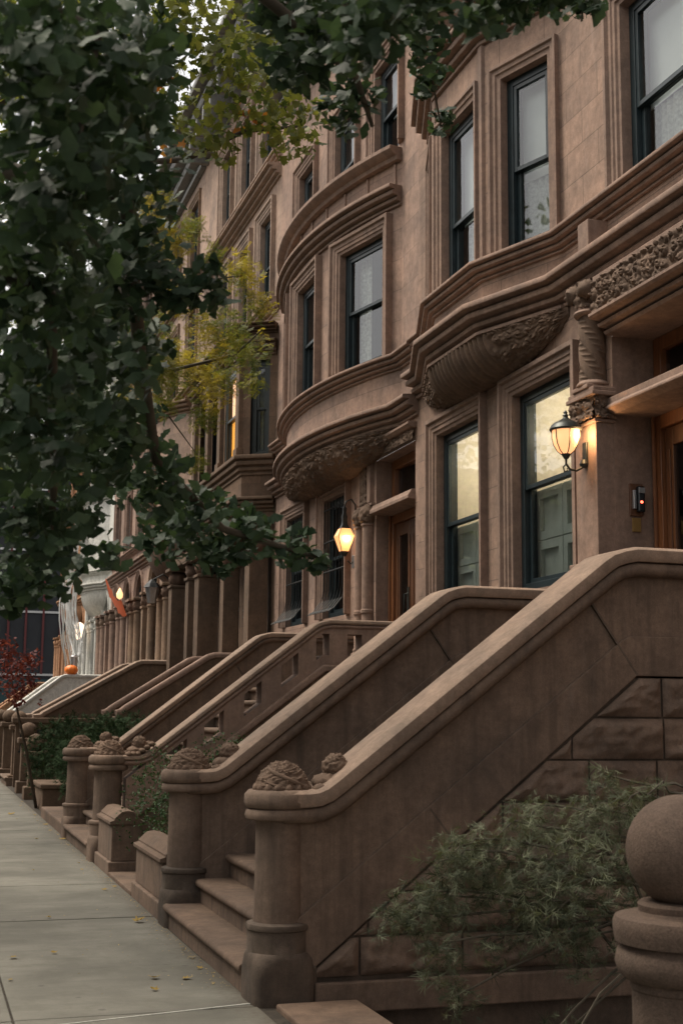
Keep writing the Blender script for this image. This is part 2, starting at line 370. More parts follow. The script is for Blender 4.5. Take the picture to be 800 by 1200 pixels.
def architrave(fr, z0, z1, prof, mat_, parent, arch=False):
    mb = MB(); w = fr.w; rings = [[fr.P(-d, n, z0) for d, n in prof]]
    if arch:
        r = w/2; zc = z1 - r
        rings.append([fr.P(-d, n, zc) for d, n in prof])
        for i in range(1, 12):
            a = math.pi - math.pi*i/12; rings.append([fr.P(r+(r+d)*math.cos(a), n, zc+(r+d)*math.sin(a)) for d, n in prof])
        rings.append([fr.P(w+d, n, zc) for d, n in prof])
    else:
        rings.append([fr.P(-d, n, z1+d) for d, n in prof]); rings.append([fr.P(w+d, n, z1+d) for d, n in prof])
    rings.append([fr.P(w+d, n, z0) for d, n in prof])
    mb.loops(rings); return mb.build('architrave', mat_, parent, 35, .004)
def paneled(fr, mb, u0, u1, z0, z1, n, rows=3, cols=2):
    fr.box(mb, u0, u1, n-.03, n, z0, z1); cw = (u1-u0)/cols; rh = (z1-z0)/rows
    for i in range(cols):
        for j in range(rows):
            a, b, c, d = u0+i*cw, u0+(i+1)*cw, z0+j*rh, z0+(j+1)*rh
            fr.ring(mb, a+.006, b-.006, c+.006, d-.006, min(cw, rh)*.17, n+.002, n+.045)
def window(house, path, y0, y1, z0, z1, kind='dark', prof=ARCH, stone_='trim', paint='frame', split=.5, grille=False, arch=False):
    fr = Frame((X_at(path, y0), y0), (X_at(path, y1), y1)); w = fr.w
    mb = MB(); fr.ring(mb, 0, w, z0, z1, .085, -.23, -.085); W = mb.build('window', paint, house, 0, .004)
    if prof: architrave(fr, z0-.0, z1, prof, stone_, W, arch)
    if arch:
        m2 = MB(); r = w/2; zc = z1-r
        for sgn in (0, 1):
            pts = [fr.P(r-r*math.cos(math.pi*i/12) if not sgn else r+r*math.cos(math.pi*i/12), -.1, zc+r*math.sin(math.pi*i/12)) for i in range(7)]
            c = fr.P(0 if not sgn else w, -.1, z1); m2.add([c]+pts, [(0, i, i+1) for i in range(1, 7)])
        m2.build('spandrel', stone_, W, 0)
    zm = z0+(z1-z0)*split
    u = MB(); fr.ring(u, .087, w-.087, zm-.02, z1-.087, .045, -.13, -.095); u.build('sash', paint, W, 0, .003)
    l = MB(); fr.ring(l, .087, w-.087, z0+.087, zm+.03, .05, -.18, -.14); l.build('sash', paint, W, 0, .003)
    g = MB(); g.add([fr.P(.1, -.115, zm), fr.P(w-.1, -.115, zm), fr.P(w-.1, -.115, z1-.1), fr.P(.1, -.115, z1-.1)], [(3, 2, 1, 0)]); g.build('pane', 'glass', W, 0)
    g = MB(); g.add([fr.P(.105, -.16, z0+.1), fr.P(w-.105, -.16, z0+.1), fr.P(w-.105, -.16, zm), fr.P(.105, -.16, zm)], [(3, 2, 1, 0)]); g.build('pane', 'glass', W, 0)
    # the room behind: five-sided box
    rm = MB(); d = 1.5; a, b = -.25, w+.25
    if kind == 'lit': a, b, d = -.02, w+.02, 1.05
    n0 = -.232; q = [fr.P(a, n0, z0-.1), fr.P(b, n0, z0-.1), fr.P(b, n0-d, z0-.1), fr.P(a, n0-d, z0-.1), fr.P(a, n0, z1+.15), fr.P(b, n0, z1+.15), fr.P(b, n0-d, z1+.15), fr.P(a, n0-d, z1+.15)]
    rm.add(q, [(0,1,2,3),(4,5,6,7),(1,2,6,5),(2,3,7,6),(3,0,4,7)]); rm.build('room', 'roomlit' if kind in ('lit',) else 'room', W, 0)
    if kind == 'blind':
        c = MB(); fr.box(c, .05, w-.05, -.27, -.26, z0+(z1-z0)*.42, z1-.02); c.build('blind', 'blind', W, 0)
        c = MB(); fold(fr, c, .05, w-.05, -.29, z0, zm); c.build('curtain', 'lace', W, 60)
    elif kind == 'halfblind':
        c = MB(); fr.box(c, .05, w-.05, -.27, -.26, zm+rnd.uniform(-.15, .25), z1-.02); c.build('blind', 'blind', W, 0)
    elif kind == 'curtain':
        for s in (0, 1):
            c = MB(); e = w*.3; fold(fr, c, .05 if not s else w-.05-e, .05+e if not s else w-.05, -.29, z0, z1); c.build('curtain', 'lace', W, 60)
    elif kind == 'orange':
        c = MB(); fr.box(c, .05, w-.05, -.2, -.19, z0, z1-.02); c.build('blind', 'orange', W, 0)
    elif kind == 'lit':
        c = MB(); paneled(fr, c, w*.02, w*.98, zm-.1, z1+.1, n0-d+.06, 1, 2); paneled(fr, c, w*.02, w*.98, zm-1.1, zm-.1, n0-d+.06, 1, 2); c.build('interior_shutter', 'shutter', W, 0)
        c = MB(); paneled(fr, c, .06, w-.06, z0, zm-.02, -.27, 2, 2); c.build('interior_shutter', 'dimshut', W, 0, label='dim grey-green lower interior shutters')
        c = MB(); c.lathe(*fr.P(w*.45, -.8, 0)[:2], [(.001, z1-.1), (.05, z1-.09), (.06, z1-.06), (.03, z1-.03)], 16); c.build('ceiling_lamp', 'spot', W)
        li = bpy.data.lights.new('room_light', 'POINT'); li.energy = 9.5; li.color = (1, .85, .64); li.shadow_soft_size = .06
        lo = bpy.data.objects.new('room_light', li); COL.objects.link(lo); lo.parent = W
        lo.location = Vector(fr.P(w*.45, -.75, z1-.22)) - Vector(WORLD[W.name])
    if grille:
        gm = MB(); n = 7
        for i in range(n+1):
            uu = .03+(w-.06)*i/n
            gm.tube([fr.P(uu, .0, z1-.04), fr.P(uu, .0, z0+.42), fr.P(uu, .05, z0+.25), fr.P(uu, .17, z0+.1), fr.P(uu, .26, z0+.04)], .007, 6)
        for zz in (z0+.7, z0+1.15, z1-.15): gm.tube([fr.P(0, 0, zz), fr.P(w, 0, zz)], .012, 6)
        gm.tube([fr.P(0, .2, z0+.08), fr.P(w, .2, z0+.08)], .008, 6)
        gm.build('window_grille', 'iron', W)
    return W
def fold(fr, mb, u0, u1, n, z0, z1):
    k = max(12, int((u1-u0)/.015)); r1 = []; r2 = []
    for i in range(k+1):
        u = u0+(u1-u0)*i/k; o = .018*math.sin(u*48+math.sin(u*17)*1.3)
        r1.append(fr.P(u, n+o, z0)); r2.append(fr.P(u, n+o*.6, z1))
    mb.add(r1+r2, [(i, i+1, i+k+2, i+k+1) for i in range(k)])
def cyma(o0, o1, z0, z1, back=-.02):
    """a stepped classical cornice profile from wall offset o0 at the bottom z0 to o1 at the top z1"""
    h = z1-z0; d = o1-o0
    return [(back, z0)]+[(o0+p*d, z0+q*h) for p, q in ((.16, 0), (.18, .1), (.1, .13), (.1, .2), (.4, .23), (.45, .36), (.32, .4), (.32, .47), (.7, .5), (.75, .58), (.75, .68), (.6, .72), (.6, .77), (.98, .8), (1, .84), (1, .95), (.97, 1))]+[(back, z1+.02)]
def moulding(house, name, path, prof, m, bevel=.004):
    return MB().sweep_plan(path, prof).build(name, m, house, 35, bevel)
def arcpath(yc, half, sag, n=28, x=F):
    r = (half*half+sag*sag)/(2*sag); cx = x-sag+r; a = math.asin(half/r)
    return [(cx-r*math.cos(-a+2*a*i/n), yc+r*math.sin(-a+2*a*i/n)) for i in range(n+1)]
# ================================================================== house 1: canted bay, carved door pier (the nearest)
def dentil_free(h, *a): pass
H1 = thing('brownstone_house', (F, 10.7, 0), 'nearest brownstone house, canted upper bay on a ribbed carved corbel, warm-lit parlour windows', 'house', 'row of brownstone houses')
flat1 = [(F, 5.6), (F, 14.87)]
dy0, dy1 = 7.6, 10.07
mb = MB()
wall_sheet(mb, flat1, -.5, 5.51, [(dy0, dy1, 1.93, 4.98), (10.85, 12.15, 2.84, 4.91), (13.0, 14.26, 2.84, 4.91)])
bay1 = [(F, 10.95), (5.37, 12.05), (5.37, 13.38), (F, 14.5)]
full1 = [(F, 5.6)] + bay1 + [(F, 14.87)]
wall_sheet(mb, full1, 5.51, 9.02, [(8.4, 9.78, 6.3, 8.03), (11.12, 11.76, 6.3, 8.22), (12.24, 13.16, 6.3, 8.2), (13.68, 14.3, 6.3, 8.22)])
wall_sheet(mb, full1, 9.02, 13.2, [(8.4, 9.78, 9.9, 11.7), (11.12, 11.76, 9.9, 11.7), (12.24, 13.16, 9.9, 11.7), (13.68, 14.3, 9.9, 11.7)])
mb.build('wall', 'wall', H1, 0)
MB().box(F, 12, 5.6, 14.86, 13.1, 13.25).box(F-.5, F, 5.6, 14.86, 13.0, 13.4).build('roof', 'cornice', H1, 0)
window(H1, flat1, 10.85, 12.15, 2.84, 4.91, 'lit', split=.52)
window(H1, flat1, 13.0, 14.26, 2.84, 4.91, 'lit', split=.47)
window(H1, full1, 8.4, 9.78, 6.3, 8.03, 'blind', split=.42)
window(H1, full1, 11.12, 11.76, 6.3, 8.22, 'blind', ARCHS, split=.47)
window(H1, full1, 12.24, 13.16, 6.3, 8.2, 'blind', ARCHS, split=.4)
window(H1, full1, 13.68, 14.3, 6.3, 8.22, 'curtain', ARCHS, split=.47)
for a, b in ((8.4, 9.78), (11.12, 11.76), (12.24, 13.16), (13.68, 14.3)): window(H1, full1, a, b, 9.9, 11.7, 'halfblind', ARCHS)
# corner fillets of the bay
mb = MB()
for (x, y) in ((5.37, 12.05), (5.37, 13.38)): mb.prism_z([(x-.02, y-.045), (x-.02, y+.045), (x+.06, y+.07), (x+.06, y-.07)], 6.26, 8.72)
mb.build('corner_strip', 'trim', H1, 0, .006)
end = [(F, 14.87)]
moulding(H1, 'sill_cornice', full1, cyma(0.0, .17, 6.08, 6.27), 'trim')
moulding(H1, 'belt_cornice', full1, cyma(0.0, .25, 5.5, 5.8), 'trim')
moulding(H1, 'bay_cornice', bay1, cyma(0.0, .24, 8.72, 9.02), 'trim')
moulding(H1, 'bay_cornice', bay1, [(-.02, 9.3), (.06, 9.3), (.08, 9.36), (.16, 9.42), (.2, 9.46), (.2, 9.52), (-.02, 9.54)], 'trim')
moulding(H1, 'roof_cornice', full1, cyma(0.0, .7, 12.5, 13.2), 'cornice')
# entablature over the entrance
MB().box(F-.2, F+.02, 5.6, 10.04, 5.16, 5.5).build('frieze_slab', 'trim', H1, 0, .006)
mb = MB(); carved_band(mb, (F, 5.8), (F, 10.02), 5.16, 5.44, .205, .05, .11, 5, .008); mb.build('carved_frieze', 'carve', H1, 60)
moulding(H1, 'door_lintel', [(F, 5.6), (F, 10.06)], [(-.3, 4.98), (.07, 4.98), (.09, 5.01), (.05, 5.02), (.05, 5.035), (.14, 5.045), (.15, 5.075), (.11, 5.085), (.11, 5.1), (.22, 5.11), (.24, 5.13), (.24, 5.155), (-.02, 5.16)], 'trim')
for yy in (10.1, 7.35): MB().box(F-.2, F+.02, yy, yy+.2, 5.8, 6.08).build('frieze_block', 'trim', H1, 0, .008)
# door recess
mb = MB()
dx = 6.13
mb.add([(F-.001, dy1, 1.9), (dx+.2, dy1, 1.9), (dx+.2, dy1, 4.98), (F-.001, dy1, 4.98)], [(0, 1, 2, 3)])
mb.add([(F-.001, dy0, 1.9), (dx+.2, dy0, 1.9), (dx+.2, dy0, 4.98), (F-.001, dy0, 4.98)], [(3, 2, 1, 0)])
mb.add([(F, dy0, 4.979), (dx+.2, dy0, 4.979), (dx+.2, dy1, 4.979), (F, dy1, 4.979)], [(0, 1, 2, 3)])
mb.build('door_recess', 'trim', H1, 0)
MB().prism_y([(F-.1, 4.29), (F-.1, 4.31), (F-.06, 4.34), (F-.06, 4.4), (dx+.1, 4.4), (dx+.1, 4.25), (F-.02, 4.25)], dy0+.004, dy1-.004).build('transom_bar', 'trim', H1, 0, .006)
def entrance(house, y0, y1, z0, zt0, zt1, z1, x, leaves=2):
    """wood door frame, glazed leaves, transom light; z0..zt0 door, zt1..z1 transom"""
    D = MB(); w = .12
    D.box(x, x+.12, y0, y0+w, z0, zt0).box(x, x+.12, y1-w, y1, z0, zt0).box(x, x+.12, y0+w, y1-w, zt0-w, zt0)
    D.box(x+.02, x+.12, y0, y0+w, zt1, z1).box(x+.02, x+.12, y1-w, y1, zt1, z1).box(x+.02, x+.12, y0+w, y1-w, z1-w, z1).box(x+.02, x+.12, y0+w, y1-w, zt1, zt1+.09)
    D.tube([(x-.015, y1-.03, z0), (x-.015, y1-.03, zt0)], .018, 8); D.tube([(x-.015, y0+.03, z0), (x-.015, y0+.03, zt0)], .018, 8)
    d = D.build('door', 'door', house, 40, .005)
    ya, yb = y0+w+.003, y1-w-.003; lw = (yb-ya)/leaves
    for i in range(leaves):
        a, b = ya+i*lw+.003, ya+(i+1)*lw-.003; m = MB(); s = .13
        m.box(x+.04, x+.09, a, a+s, z0+.02, zt0-w-.004).box(x+.04, x+.09, b-s, b, z0+.02, zt0-w-.004)
        m.box(x+.04, x+.09, a+s, b-s, zt0-w-.17, zt0-w-.004).box(x+.04, x+.09, a+s, b-s, z0+.02, z0+.62)
        m.box(x+.025, x+.04, a+s+.05, b-s-.05, z0+.14, z0+.52)
        for yy in (a+s*.5, b-s*.5): m.box(x+.028, x+.04, yy-.025, yy+.025, z0+.25, zt0-w-.2)
        m.build('door_leaf', 'doorpan' if leaves == 2 else 'door', d, 0, .006)
        MB().add([(x+.065, a+s, z0+.62), (x+.065, b-s, z0+.62), (x+.065, b-s, zt0-w-.17), (x+.065, a+s, zt0-w-.17)], [(3, 2, 1, 0)]).build('pane', 'glass', d, 0)
    yc = (y0+y1)/2
    MB().tube([(x+.03, yc+.08, z0+.95), (x-.03, yc+.08, z0+.97), (x-.03, yc+.08, z0+1.2), (x+.03, yc+.08, z0+1.22)], .014).box(x+.02, x+.04, yc+.05, yc+.11, z0+.85, z0+1.3).build('door_handle', 'bronze', d)
    MB().add([(x+.08, y0+w, zt1+.09), (x+.08, y1-w, zt1+.09), (x+.08, y1-w, z1-w), (x+.08, y0+w, z1-w)], [(3, 2, 1, 0)]).build('transom_pane', 'glass', d, 0)
    rm = MB(); a, b, c, e = x+.125, x+1.6, y0-.3, y1+.3
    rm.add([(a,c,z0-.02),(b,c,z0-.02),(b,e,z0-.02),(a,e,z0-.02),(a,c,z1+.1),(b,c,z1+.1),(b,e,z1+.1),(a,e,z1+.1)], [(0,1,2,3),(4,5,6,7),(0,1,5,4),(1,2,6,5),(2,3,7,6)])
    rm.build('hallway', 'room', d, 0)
    return d
entrance(H1, dy0+.05, dy1-.03, 1.93, 4.25, 4.4, 4.975, dx)
# carved piers either side of the entrance
def door_pier(house, y0, y1, x=5.58):
    yc = (y0+y1)/2; m = MB(); e = .006
    m.box(x, F+.02, y0, y1, 1.93, 4.18)
    m.box(x-.04, F+.02, y0-.04, y1+.04, 1.93, 2.28).box(x-.055, F+.02, y0-.055, y1+.055, 2.9, 2.94)
    m.box(x-.02, F+.02, y0-.02, y1+.02, 4.18, 4.215)
    m.box(x-.06, F+.02, y0-.06, y1+.06, 4.42, 4.46); m.box(x-.045, F+.02, y0-.045, y1+.045, 4.46, 4.5)
    m.box(x-.06, F+.02, yc-.155, yc+.135, 4.5, 4.54); m.lathe(x+.075, yc-.02, [(.15, 4.54), (.15, 4.56), (.125, 4.59)], 24)
    p = m.build('door_pier', 'trim', house, 0, .008)
    m = MB(); path = [(F, y0-.03), (x-.03, y0-.03), (x-.03, y1+.03), (F, y1+.03)]
    for A, B in zip(path, path[1:]): carved_band(m, A, B, 4.215, 4.42, -.01, .05, .1, int(y0*7), .009)
    m.build('carved_capital', 'carve', p, 60)
    # spiral carved colonette
    r = .118; nu, nv = 96, 90; a = np.linspace(0, 2*np.pi, nu, endpoint=False); z = np.linspace(4.58, 5.2, nv); A, Z = np.meshgrid(a, z, indexing='ij')
    tw = A+Z*6; Hh = .006*np.clip(np.sin(tw*4)*2, -1, 1)+.008*(np.sin(tw*4) < -.1)*np.clip(np.sin(Z*120+A*2), 0, 1)
    cx_, cy_ = x+.075, yc-.02
    m = MB(); m.grid(np.stack([cx_+(r+Hh)*np.cos(A), cy_+(r+Hh)*np.sin(A), Z], -1), closed_u=True); m.build('spiral_colonette', 'carve', p, 60)
    m = MB(); m.lathe(cx_, cy_, [(.12, 5.19), (.155, 5.2), (.165, 5.22), (.155, 5.24), (.125, 5.25), (.13, 5.3)], 32); m.build('neck_ring', 'trim', p, 50)
    m = MB()
    blob(m, (cx_, cy_, 5.36), (.13, .13, .15), .04, .06, 5, 64, 34)
    for k in range(4):
        q = math.pi/4+k*math.pi/2; blob(m, (cx_+.15*math.cos(q), cy_+.15*math.sin(q), 5.42), (.075, .075, .075), .03, .035, k, 20, 12)
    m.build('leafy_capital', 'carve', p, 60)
    return p
door_pier(H1, 10.08, 10.47); door_pier(H1, 7.2, 7.59)
# corbel under the bay: ribbed bowl between two carved shoulders
def corbel(house, path, ztop, zbot, mode, name='bay_corbel', m_='carve'):
    ys = [p[1] for p in path]; ya, yb = ys[0], ys[-1]; nu, nv = 300, 44
    y = np.linspace(ya, yb, nu); t = np.linspace(0, 1, nv)
    X0 = np.array([X_at(path, q) for q in y]); proj = (F-X0)
    Y, T = np.meshgrid(y, t, indexing='ij'); Pj = proj[:, None]*np.cos(T*np.pi/2)**.8
    yc = (ya+yb)/2; Yn = (Y-yc)/((yb-ya)/2)
    zb = zbot+(ztop-zbot)*.75*np.abs(Yn)**3
    Z = ztop-(ztop-zb)*np.sin(T*np.pi/2)**1.25
    s = T*.75
    carv = .055*relief(Y, s, .15, 9)
    if mode == 'ribbed':
        rib = .03*np.abs(np.sin((Y-yc)*math.pi/.105+T*.0))
        k = np.clip((np.abs(Yn)-.42)/.03, 0, 1); Hh = rib*(1-k)+carv*k
    else: Hh = carv
    edge = np.clip((1-np.abs(Yn))/.05, 0, 1)*np.clip((1-T)/.05, 0, 1)
    Hh = Hh*edge
    P = np.stack([F-Pj-Hh*np.cos(T*np.pi/2), Y, Z-Hh*np.sin(T*np.pi/2)*.8], -1)
    mb = MB(); mb.grid(P)
    c = mb.build(name, m_, house, 60)
    return c
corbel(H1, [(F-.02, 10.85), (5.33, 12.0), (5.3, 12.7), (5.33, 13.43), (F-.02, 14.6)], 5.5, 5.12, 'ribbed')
def slab(house, path, z0, z1, out=.0, m_='trim'):
    poly = [(x-out, y) for x, y in path]; poly = [(F+.02, poly[0][1])] + poly + [(F+.02, poly[-1][1])]
    return MB().prism_z(poly, z0, z1).build('bay_floor', m_, house, 0)
slab(H1, [(F-.05, 10.9), (5.3, 12.02), (5.3, 13.4), (F-.05, 14.58)], 5.488, 5.52, .02)

# ================================================================== house 2: bowed bay
H2 = thing('brownstone_house', (F, 18.3, 0), 'second brownstone house, rounded bowed bay on a leafy carved corbel, twin-column doorway', 'house', 'row of brownstone houses')
flat2 = [(F, 14.87), (F, 21.76)]
ap = arcpath(18.25, 2.75, .5, 30); full2 = [(F, 14.87)] + ap + [(F, 21.76)]
e0, e1 = 14.98, 16.46
mb = MB()
wall_sheet(mb, flat2, -.5, 5.31, [(e0, e1, 1.93, 5.0), (17.76, 18.87, 3.0, 4.8), (19.9, 21.0, 3.0, 4.8)])
wall_sheet(mb, full2, 5.31, 8.95, [(15.87, 16.94, 6.27, 8.04), (17.78, 18.82, 6.27, 8.06), (19.6, 20.66, 6.27, 8.05)])
wall_sheet(mb, flat2, 8.95, 13.2, [(15.61, 16.6, 9.2, 10.7), (17.46, 18.5, 9.2, 10.7), (19.62, 20.54, 9.2, 10.7)])
mb.build('wall', 'wallB', H2, 0)
MB().box(F, 12, 14.88, 21.75, 13.1, 13.25).build('roof', 'cornice', H2, 0)
window(H2, flat2, 17.76, 18.87, 3.0, 4.8, 'dark', grille=True); window(H2, flat2, 19.9, 21.0, 3.0, 4.8, 'dark', grille=True)
window(H2, full2, 15.87, 16.94, 6.27, 8.04, 'curtain', split=.5); window(H2, full2, 17.78, 18.82, 6.27, 8.06, 'curtain', split=.5); window(H2, full2, 19.6, 20.66, 6.27, 8.05, 'dark')
for a, b in ((15.61, 16.6), (17.46, 18.5), (19.62, 20.54)): window(H2, flat2, a, b, 9.2, 10.7, 'halfblind')
moulding(H2, 'sill_cornice', full2, cyma(0, .17, 6.05, 6.24), 'trim')
moulding(H2, 'belt_cornice', full2, cyma(0, .22, 5.3, 5.56), 'trim')
moulding(H2, 'bay_cornice', ap, cyma(0, .22, 8.3, 8.56), 'trim')
moulding(H2, 'bay_cornice', ap, [(-.02, 8.93), (.08, 8.93), (.1, 8.98), (.17, 9.01), (.21, 9.05), (.21, 9.1), (-.02, 9.12)], 'trim')
pw = .58
for i in range(9):
    mb = MB()
    a = 15.6+i*pw*1.02; b = a+.04
    fr = Frame((X_at(ap, a), a), (X_at(ap, b), b)); fr.box(mb, 0, .045, -.01, .025, 8.58, 8.92)
    mb.build('parapet_rib', 'trim', H2, 0, .004)
moulding(H2, 'roof_cornice', flat2, cyma(0, .7, 12.5, 13.2), 'cornice')
corbel(H2, [(x-.0, y) for x, y in arcpath(18.25, 2.7, .55, 30)], 5.3, 4.92, 'leafy')
slab(H2, ap, 5.29, 5.32, .03)
# doorway
mb = MB()
mb.add([(F-.001, e1, 1.9), (6.5, e1, 1.9), (6.5, e1, 5.0), (F-.001, e1, 5.0)], [(0, 1, 2, 3)]); mb.add([(F-.001, e0, 1.9), (6.5, e0, 1.9), (6.5, e0, 5.0), (F-.001, e0, 5.0)], [(3, 2, 1, 0)])
mb.add([(F, e0, 4.999), (6.5, e0, 4.999), (6.5, e1, 4.999), (F, e1, 4.999)], [(0, 1, 2, 3)]); mb.build('door_recess', 'trim', H2, 0)
MB().prism_y([(F-.1, 4.3), (F-.05, 4.38), (6.0, 4.38), (6.0, 4.24), (F-.1, 4.26)], e0+.004, e1-.004).build('transom_bar', 'trim', H2, 0, .006)
entrance(H2, e0+.03, e1-.03, 1.93, 4.24, 4.38, 4.995, 5.94)
mb = MB(); carved_band(mb, (F, e0-.02), (F, e1+.25), 5.02, 5.14, .03, .04, .1, 21, .012); mb.build('carved_frieze', 'carve', H2, 60)
moulding(H2, 'door_lintel', [(F, e0-.05), (F, 17.2)], [(-.02, 5.16), (.08, 5.16), (.12, 5.2), (.12, 5.23), (-.02, 5.235)], 'trim')
p = MB().box(F-.1, F+.02, 16.5, 17.12, 1.93, 2.35).box(F-.06, F+.02, 16.5, 17.12, 4.4, 4.44).build('column_plinth', 'trim', H2, 0, .006)
for yy in (16.64, 16.95):
    MB().lathe(F-.05, yy, [(.13, 2.35), (.13, 2.4), (.1, 2.42), (.105, 2.46), (.085, 2.48), (.085, 2.93), (.1, 2.94), (.1, 2.98), (.085, 2.99), (.082, 4.12), (.1, 4.13), (.1, 4.15), (.08, 4.16)], 24).build('column', 'trim', H2, 50)
mb = MB()
for yy in (16.64, 16.95): blob(mb, (F-.05, yy, 4.27), (.11, .13, .14), .035, .06, int(yy*10), 40, 24)
mb.build('leafy_capital', 'carve', H2, 60)
mb = MB(); carved_band(mb, (F, 16.72), (F, 16.98), 4.45, 5.0, .05, .03, .09, 3, .01); mb.build('carved_strip', 'carve', H2, 60)
for ya, yb in ((17.0, 17.07), (16.56, 16.7)): MB().box(F-.06, F+.02, ya, yb, 4.45, 5.01).build('pilaster_edge', 'trim', H2, 0, .005)

# ================================================================== house 3: dark box bay
def box_bay_house(y0, y1, label, by0, by1, proj, m_, t_, kinds, zb=4.95, dark=None, top=15.1, p1='box', loc=None):
    h = thing('brownstone_house', (F, (y0+y1)/2, 0), label, 'house', 'row of brownstone houses')
    return h
H3 = thing('brownstone_house', (F, 25.1, 0), 'third brownstone house, dark square bay with pilasters and one orange-lit window', 'house', 'row of brownstone houses')
flat3 = [(F, 21.76), (F, 28.7)]; bx = 5.22; bay3 = [(F, 21.86), (bx, 22.2), (bx, 26.4), (F, 26.401)]
full3 = [(F, 21.76)] + bay3 + [(F, 28.7)]
mb = MB()
g3 = [(22.6, 23.5, 2.6, 4.6), (24.4, 25.3, 2.6, 4.6), (26.8, 28.1, 1.93, 4.6)]
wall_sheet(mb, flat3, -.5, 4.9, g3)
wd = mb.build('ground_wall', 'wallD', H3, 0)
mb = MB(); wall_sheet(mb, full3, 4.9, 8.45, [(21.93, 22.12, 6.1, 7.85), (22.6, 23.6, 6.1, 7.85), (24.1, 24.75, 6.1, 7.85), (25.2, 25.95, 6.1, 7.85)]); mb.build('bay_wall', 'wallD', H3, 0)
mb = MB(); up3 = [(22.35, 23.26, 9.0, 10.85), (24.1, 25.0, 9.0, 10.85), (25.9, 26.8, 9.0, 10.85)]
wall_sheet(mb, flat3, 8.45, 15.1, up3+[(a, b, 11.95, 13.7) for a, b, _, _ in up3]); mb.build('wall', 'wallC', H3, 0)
MB().box(F, 12, 21.77, 28.69, 15.0, 15.15).build('roof', 'cornice', H3, 0)
for a, b, c, d in g3[:2]: window(H3, flat3, a, b, c, d, 'dark', None, 'trimD', 'frameB')
window(H3, full3, 21.93, 22.12, 6.1, 7.85, 'curtain', None, 'trimD', 'frameB'); window(H3, [(x-.075, y) for x, y in full3], 22.6, 23.6, 6.1, 7.85, 'orange', None, 'trimD', 'frameB'); window(H3, full3, 24.1, 24.75, 6.1, 7.85, 'dark', None, 'trimD', 'frameB'); window(H3, full3, 25.2, 25.95, 6.1, 7.85, 'dark', None, 'trimD', 'frameB')
for a, b, c, d in up3:
    window(H3, flat3, a, b, c, d, 'curtain', ARCH, 'trimC'); window(H3, flat3, a, b, 11.95, 13.7, 'blind', ARCH, 'trimC')
for y in (22.32, 23.85, 24.95, 26.28):
    mb = MB()
    for z0, z1, o in ((6.1, 6.25, .11), (6.25, 7.8, .08), (7.8, 7.86, .1), (7.86, 7.92, .13)): mb.box(bx-o, bx+.02, y-.1-o*.3, y+.1+o*.3, z0, z1)
    mb.build('bay_pilaster', 'trimD', H3, 0, .01)
fl3 = [(F, 21.78), (F, 28.68)]
for z0, z1, o in ((5.75, 6.1, .16), (5.1, 5.35, .14), (7.94, 8.2, .18), (8.34, 8.5, .24)):
    moulding(H3, 'bay_cornice', bay3, cyma(0, o, z0, z1), 'trimD')
MB().box(bx-.02, F, 22.0, 26.4, 4.75, 4.95).build('bay_floor', 'trimD', H3, 0, .01)
MB().box(bx, F, 22.0, 26.4, 8.43, 8.5).build('bay_roof', 'trimD', H3, 0)
moulding(H3, 'band_cornice', fl3, cyma(0, .2, 8.74, 8.98), 'trimC'); 
moulding(H3, 'band_cornice', fl3, cyma(0, .28, 11.28, 11.5), 'trimC'); moulding(H3, 'band_cornice', fl3, cyma(0, .16, 11.62, 11.8), 'trimC')
moulding(H3, 'roof_cornice', fl3, cyma(0, .8, 14.4, 15.2), 'cornice')
for k in range(10): MB().box(F-.6, F, 21.95+k*.72, 22.07+k*.72, 14.25, 14.65).build('cornice_bracket', 'cornice', H3, 0, .02)
entrance(H3, 26.85, 28.05, 1.93, 3.9, 4.0, 4.58, 5.95)
def pillar(house, y, x, w, z0, z1, m_, round_=False, cap='carve'):
    m = MB()
    if round_:
        m.lathe(x, y, [(w*.72, z0), (w*.72, z0+.1), (w*.62, z0+.13), (w*.64, z0+.18), (w*.5, z0+.22), (w*.47, z1-.42), (w*.56, z1-.4), (w*.56, z1-.36), (w*.47, z1-.34)], 20)
    else:
        for a, b, o in ((z0, z0+.14, .06), (z0+.14, z0+.2, .035), (z0+.2, z1-.42, 0), (z1-.42, z1-.36, .03)): m.box(x-w/2-o, x+w/2+o, y-w/2-o, y+w/2+o, a, b)
    m.box(x-w*.7, x+w*.7, y-w*.7, y+w*.7, z1-.07, z1)
    p = m.build('pillar', m_, house, 40, .008)
    c = MB(); blob(c, (x, y, z1-.22), (w*.56, w*.56, .17), .04, .09, int(y*10), 28, 16); c.build('leafy_capital', cap, p, 60)
M['trimE'] = stone('brown_portico_stone', (.2, .145, .105), var=.2)
M['carveD'] = stone('dark_carving', (.11, .074, .056), var=.25, streak=.4, bump=.5)
for y, x, w in ((22.1, 5.5, .34), (23.95, 5.45, .3), (25.85, 5.4, .4), (26.55, 5.3, .32), (28.35, 5.3, .36)): pillar(H3, y, x, w, 1.93, 4.7, 'trimD', cap='carveD')
MB().box(5.15, F, 21.9, 28.6, 4.7, 4.9).build('porch_lintel', 'trimD', H3, 0, .02)

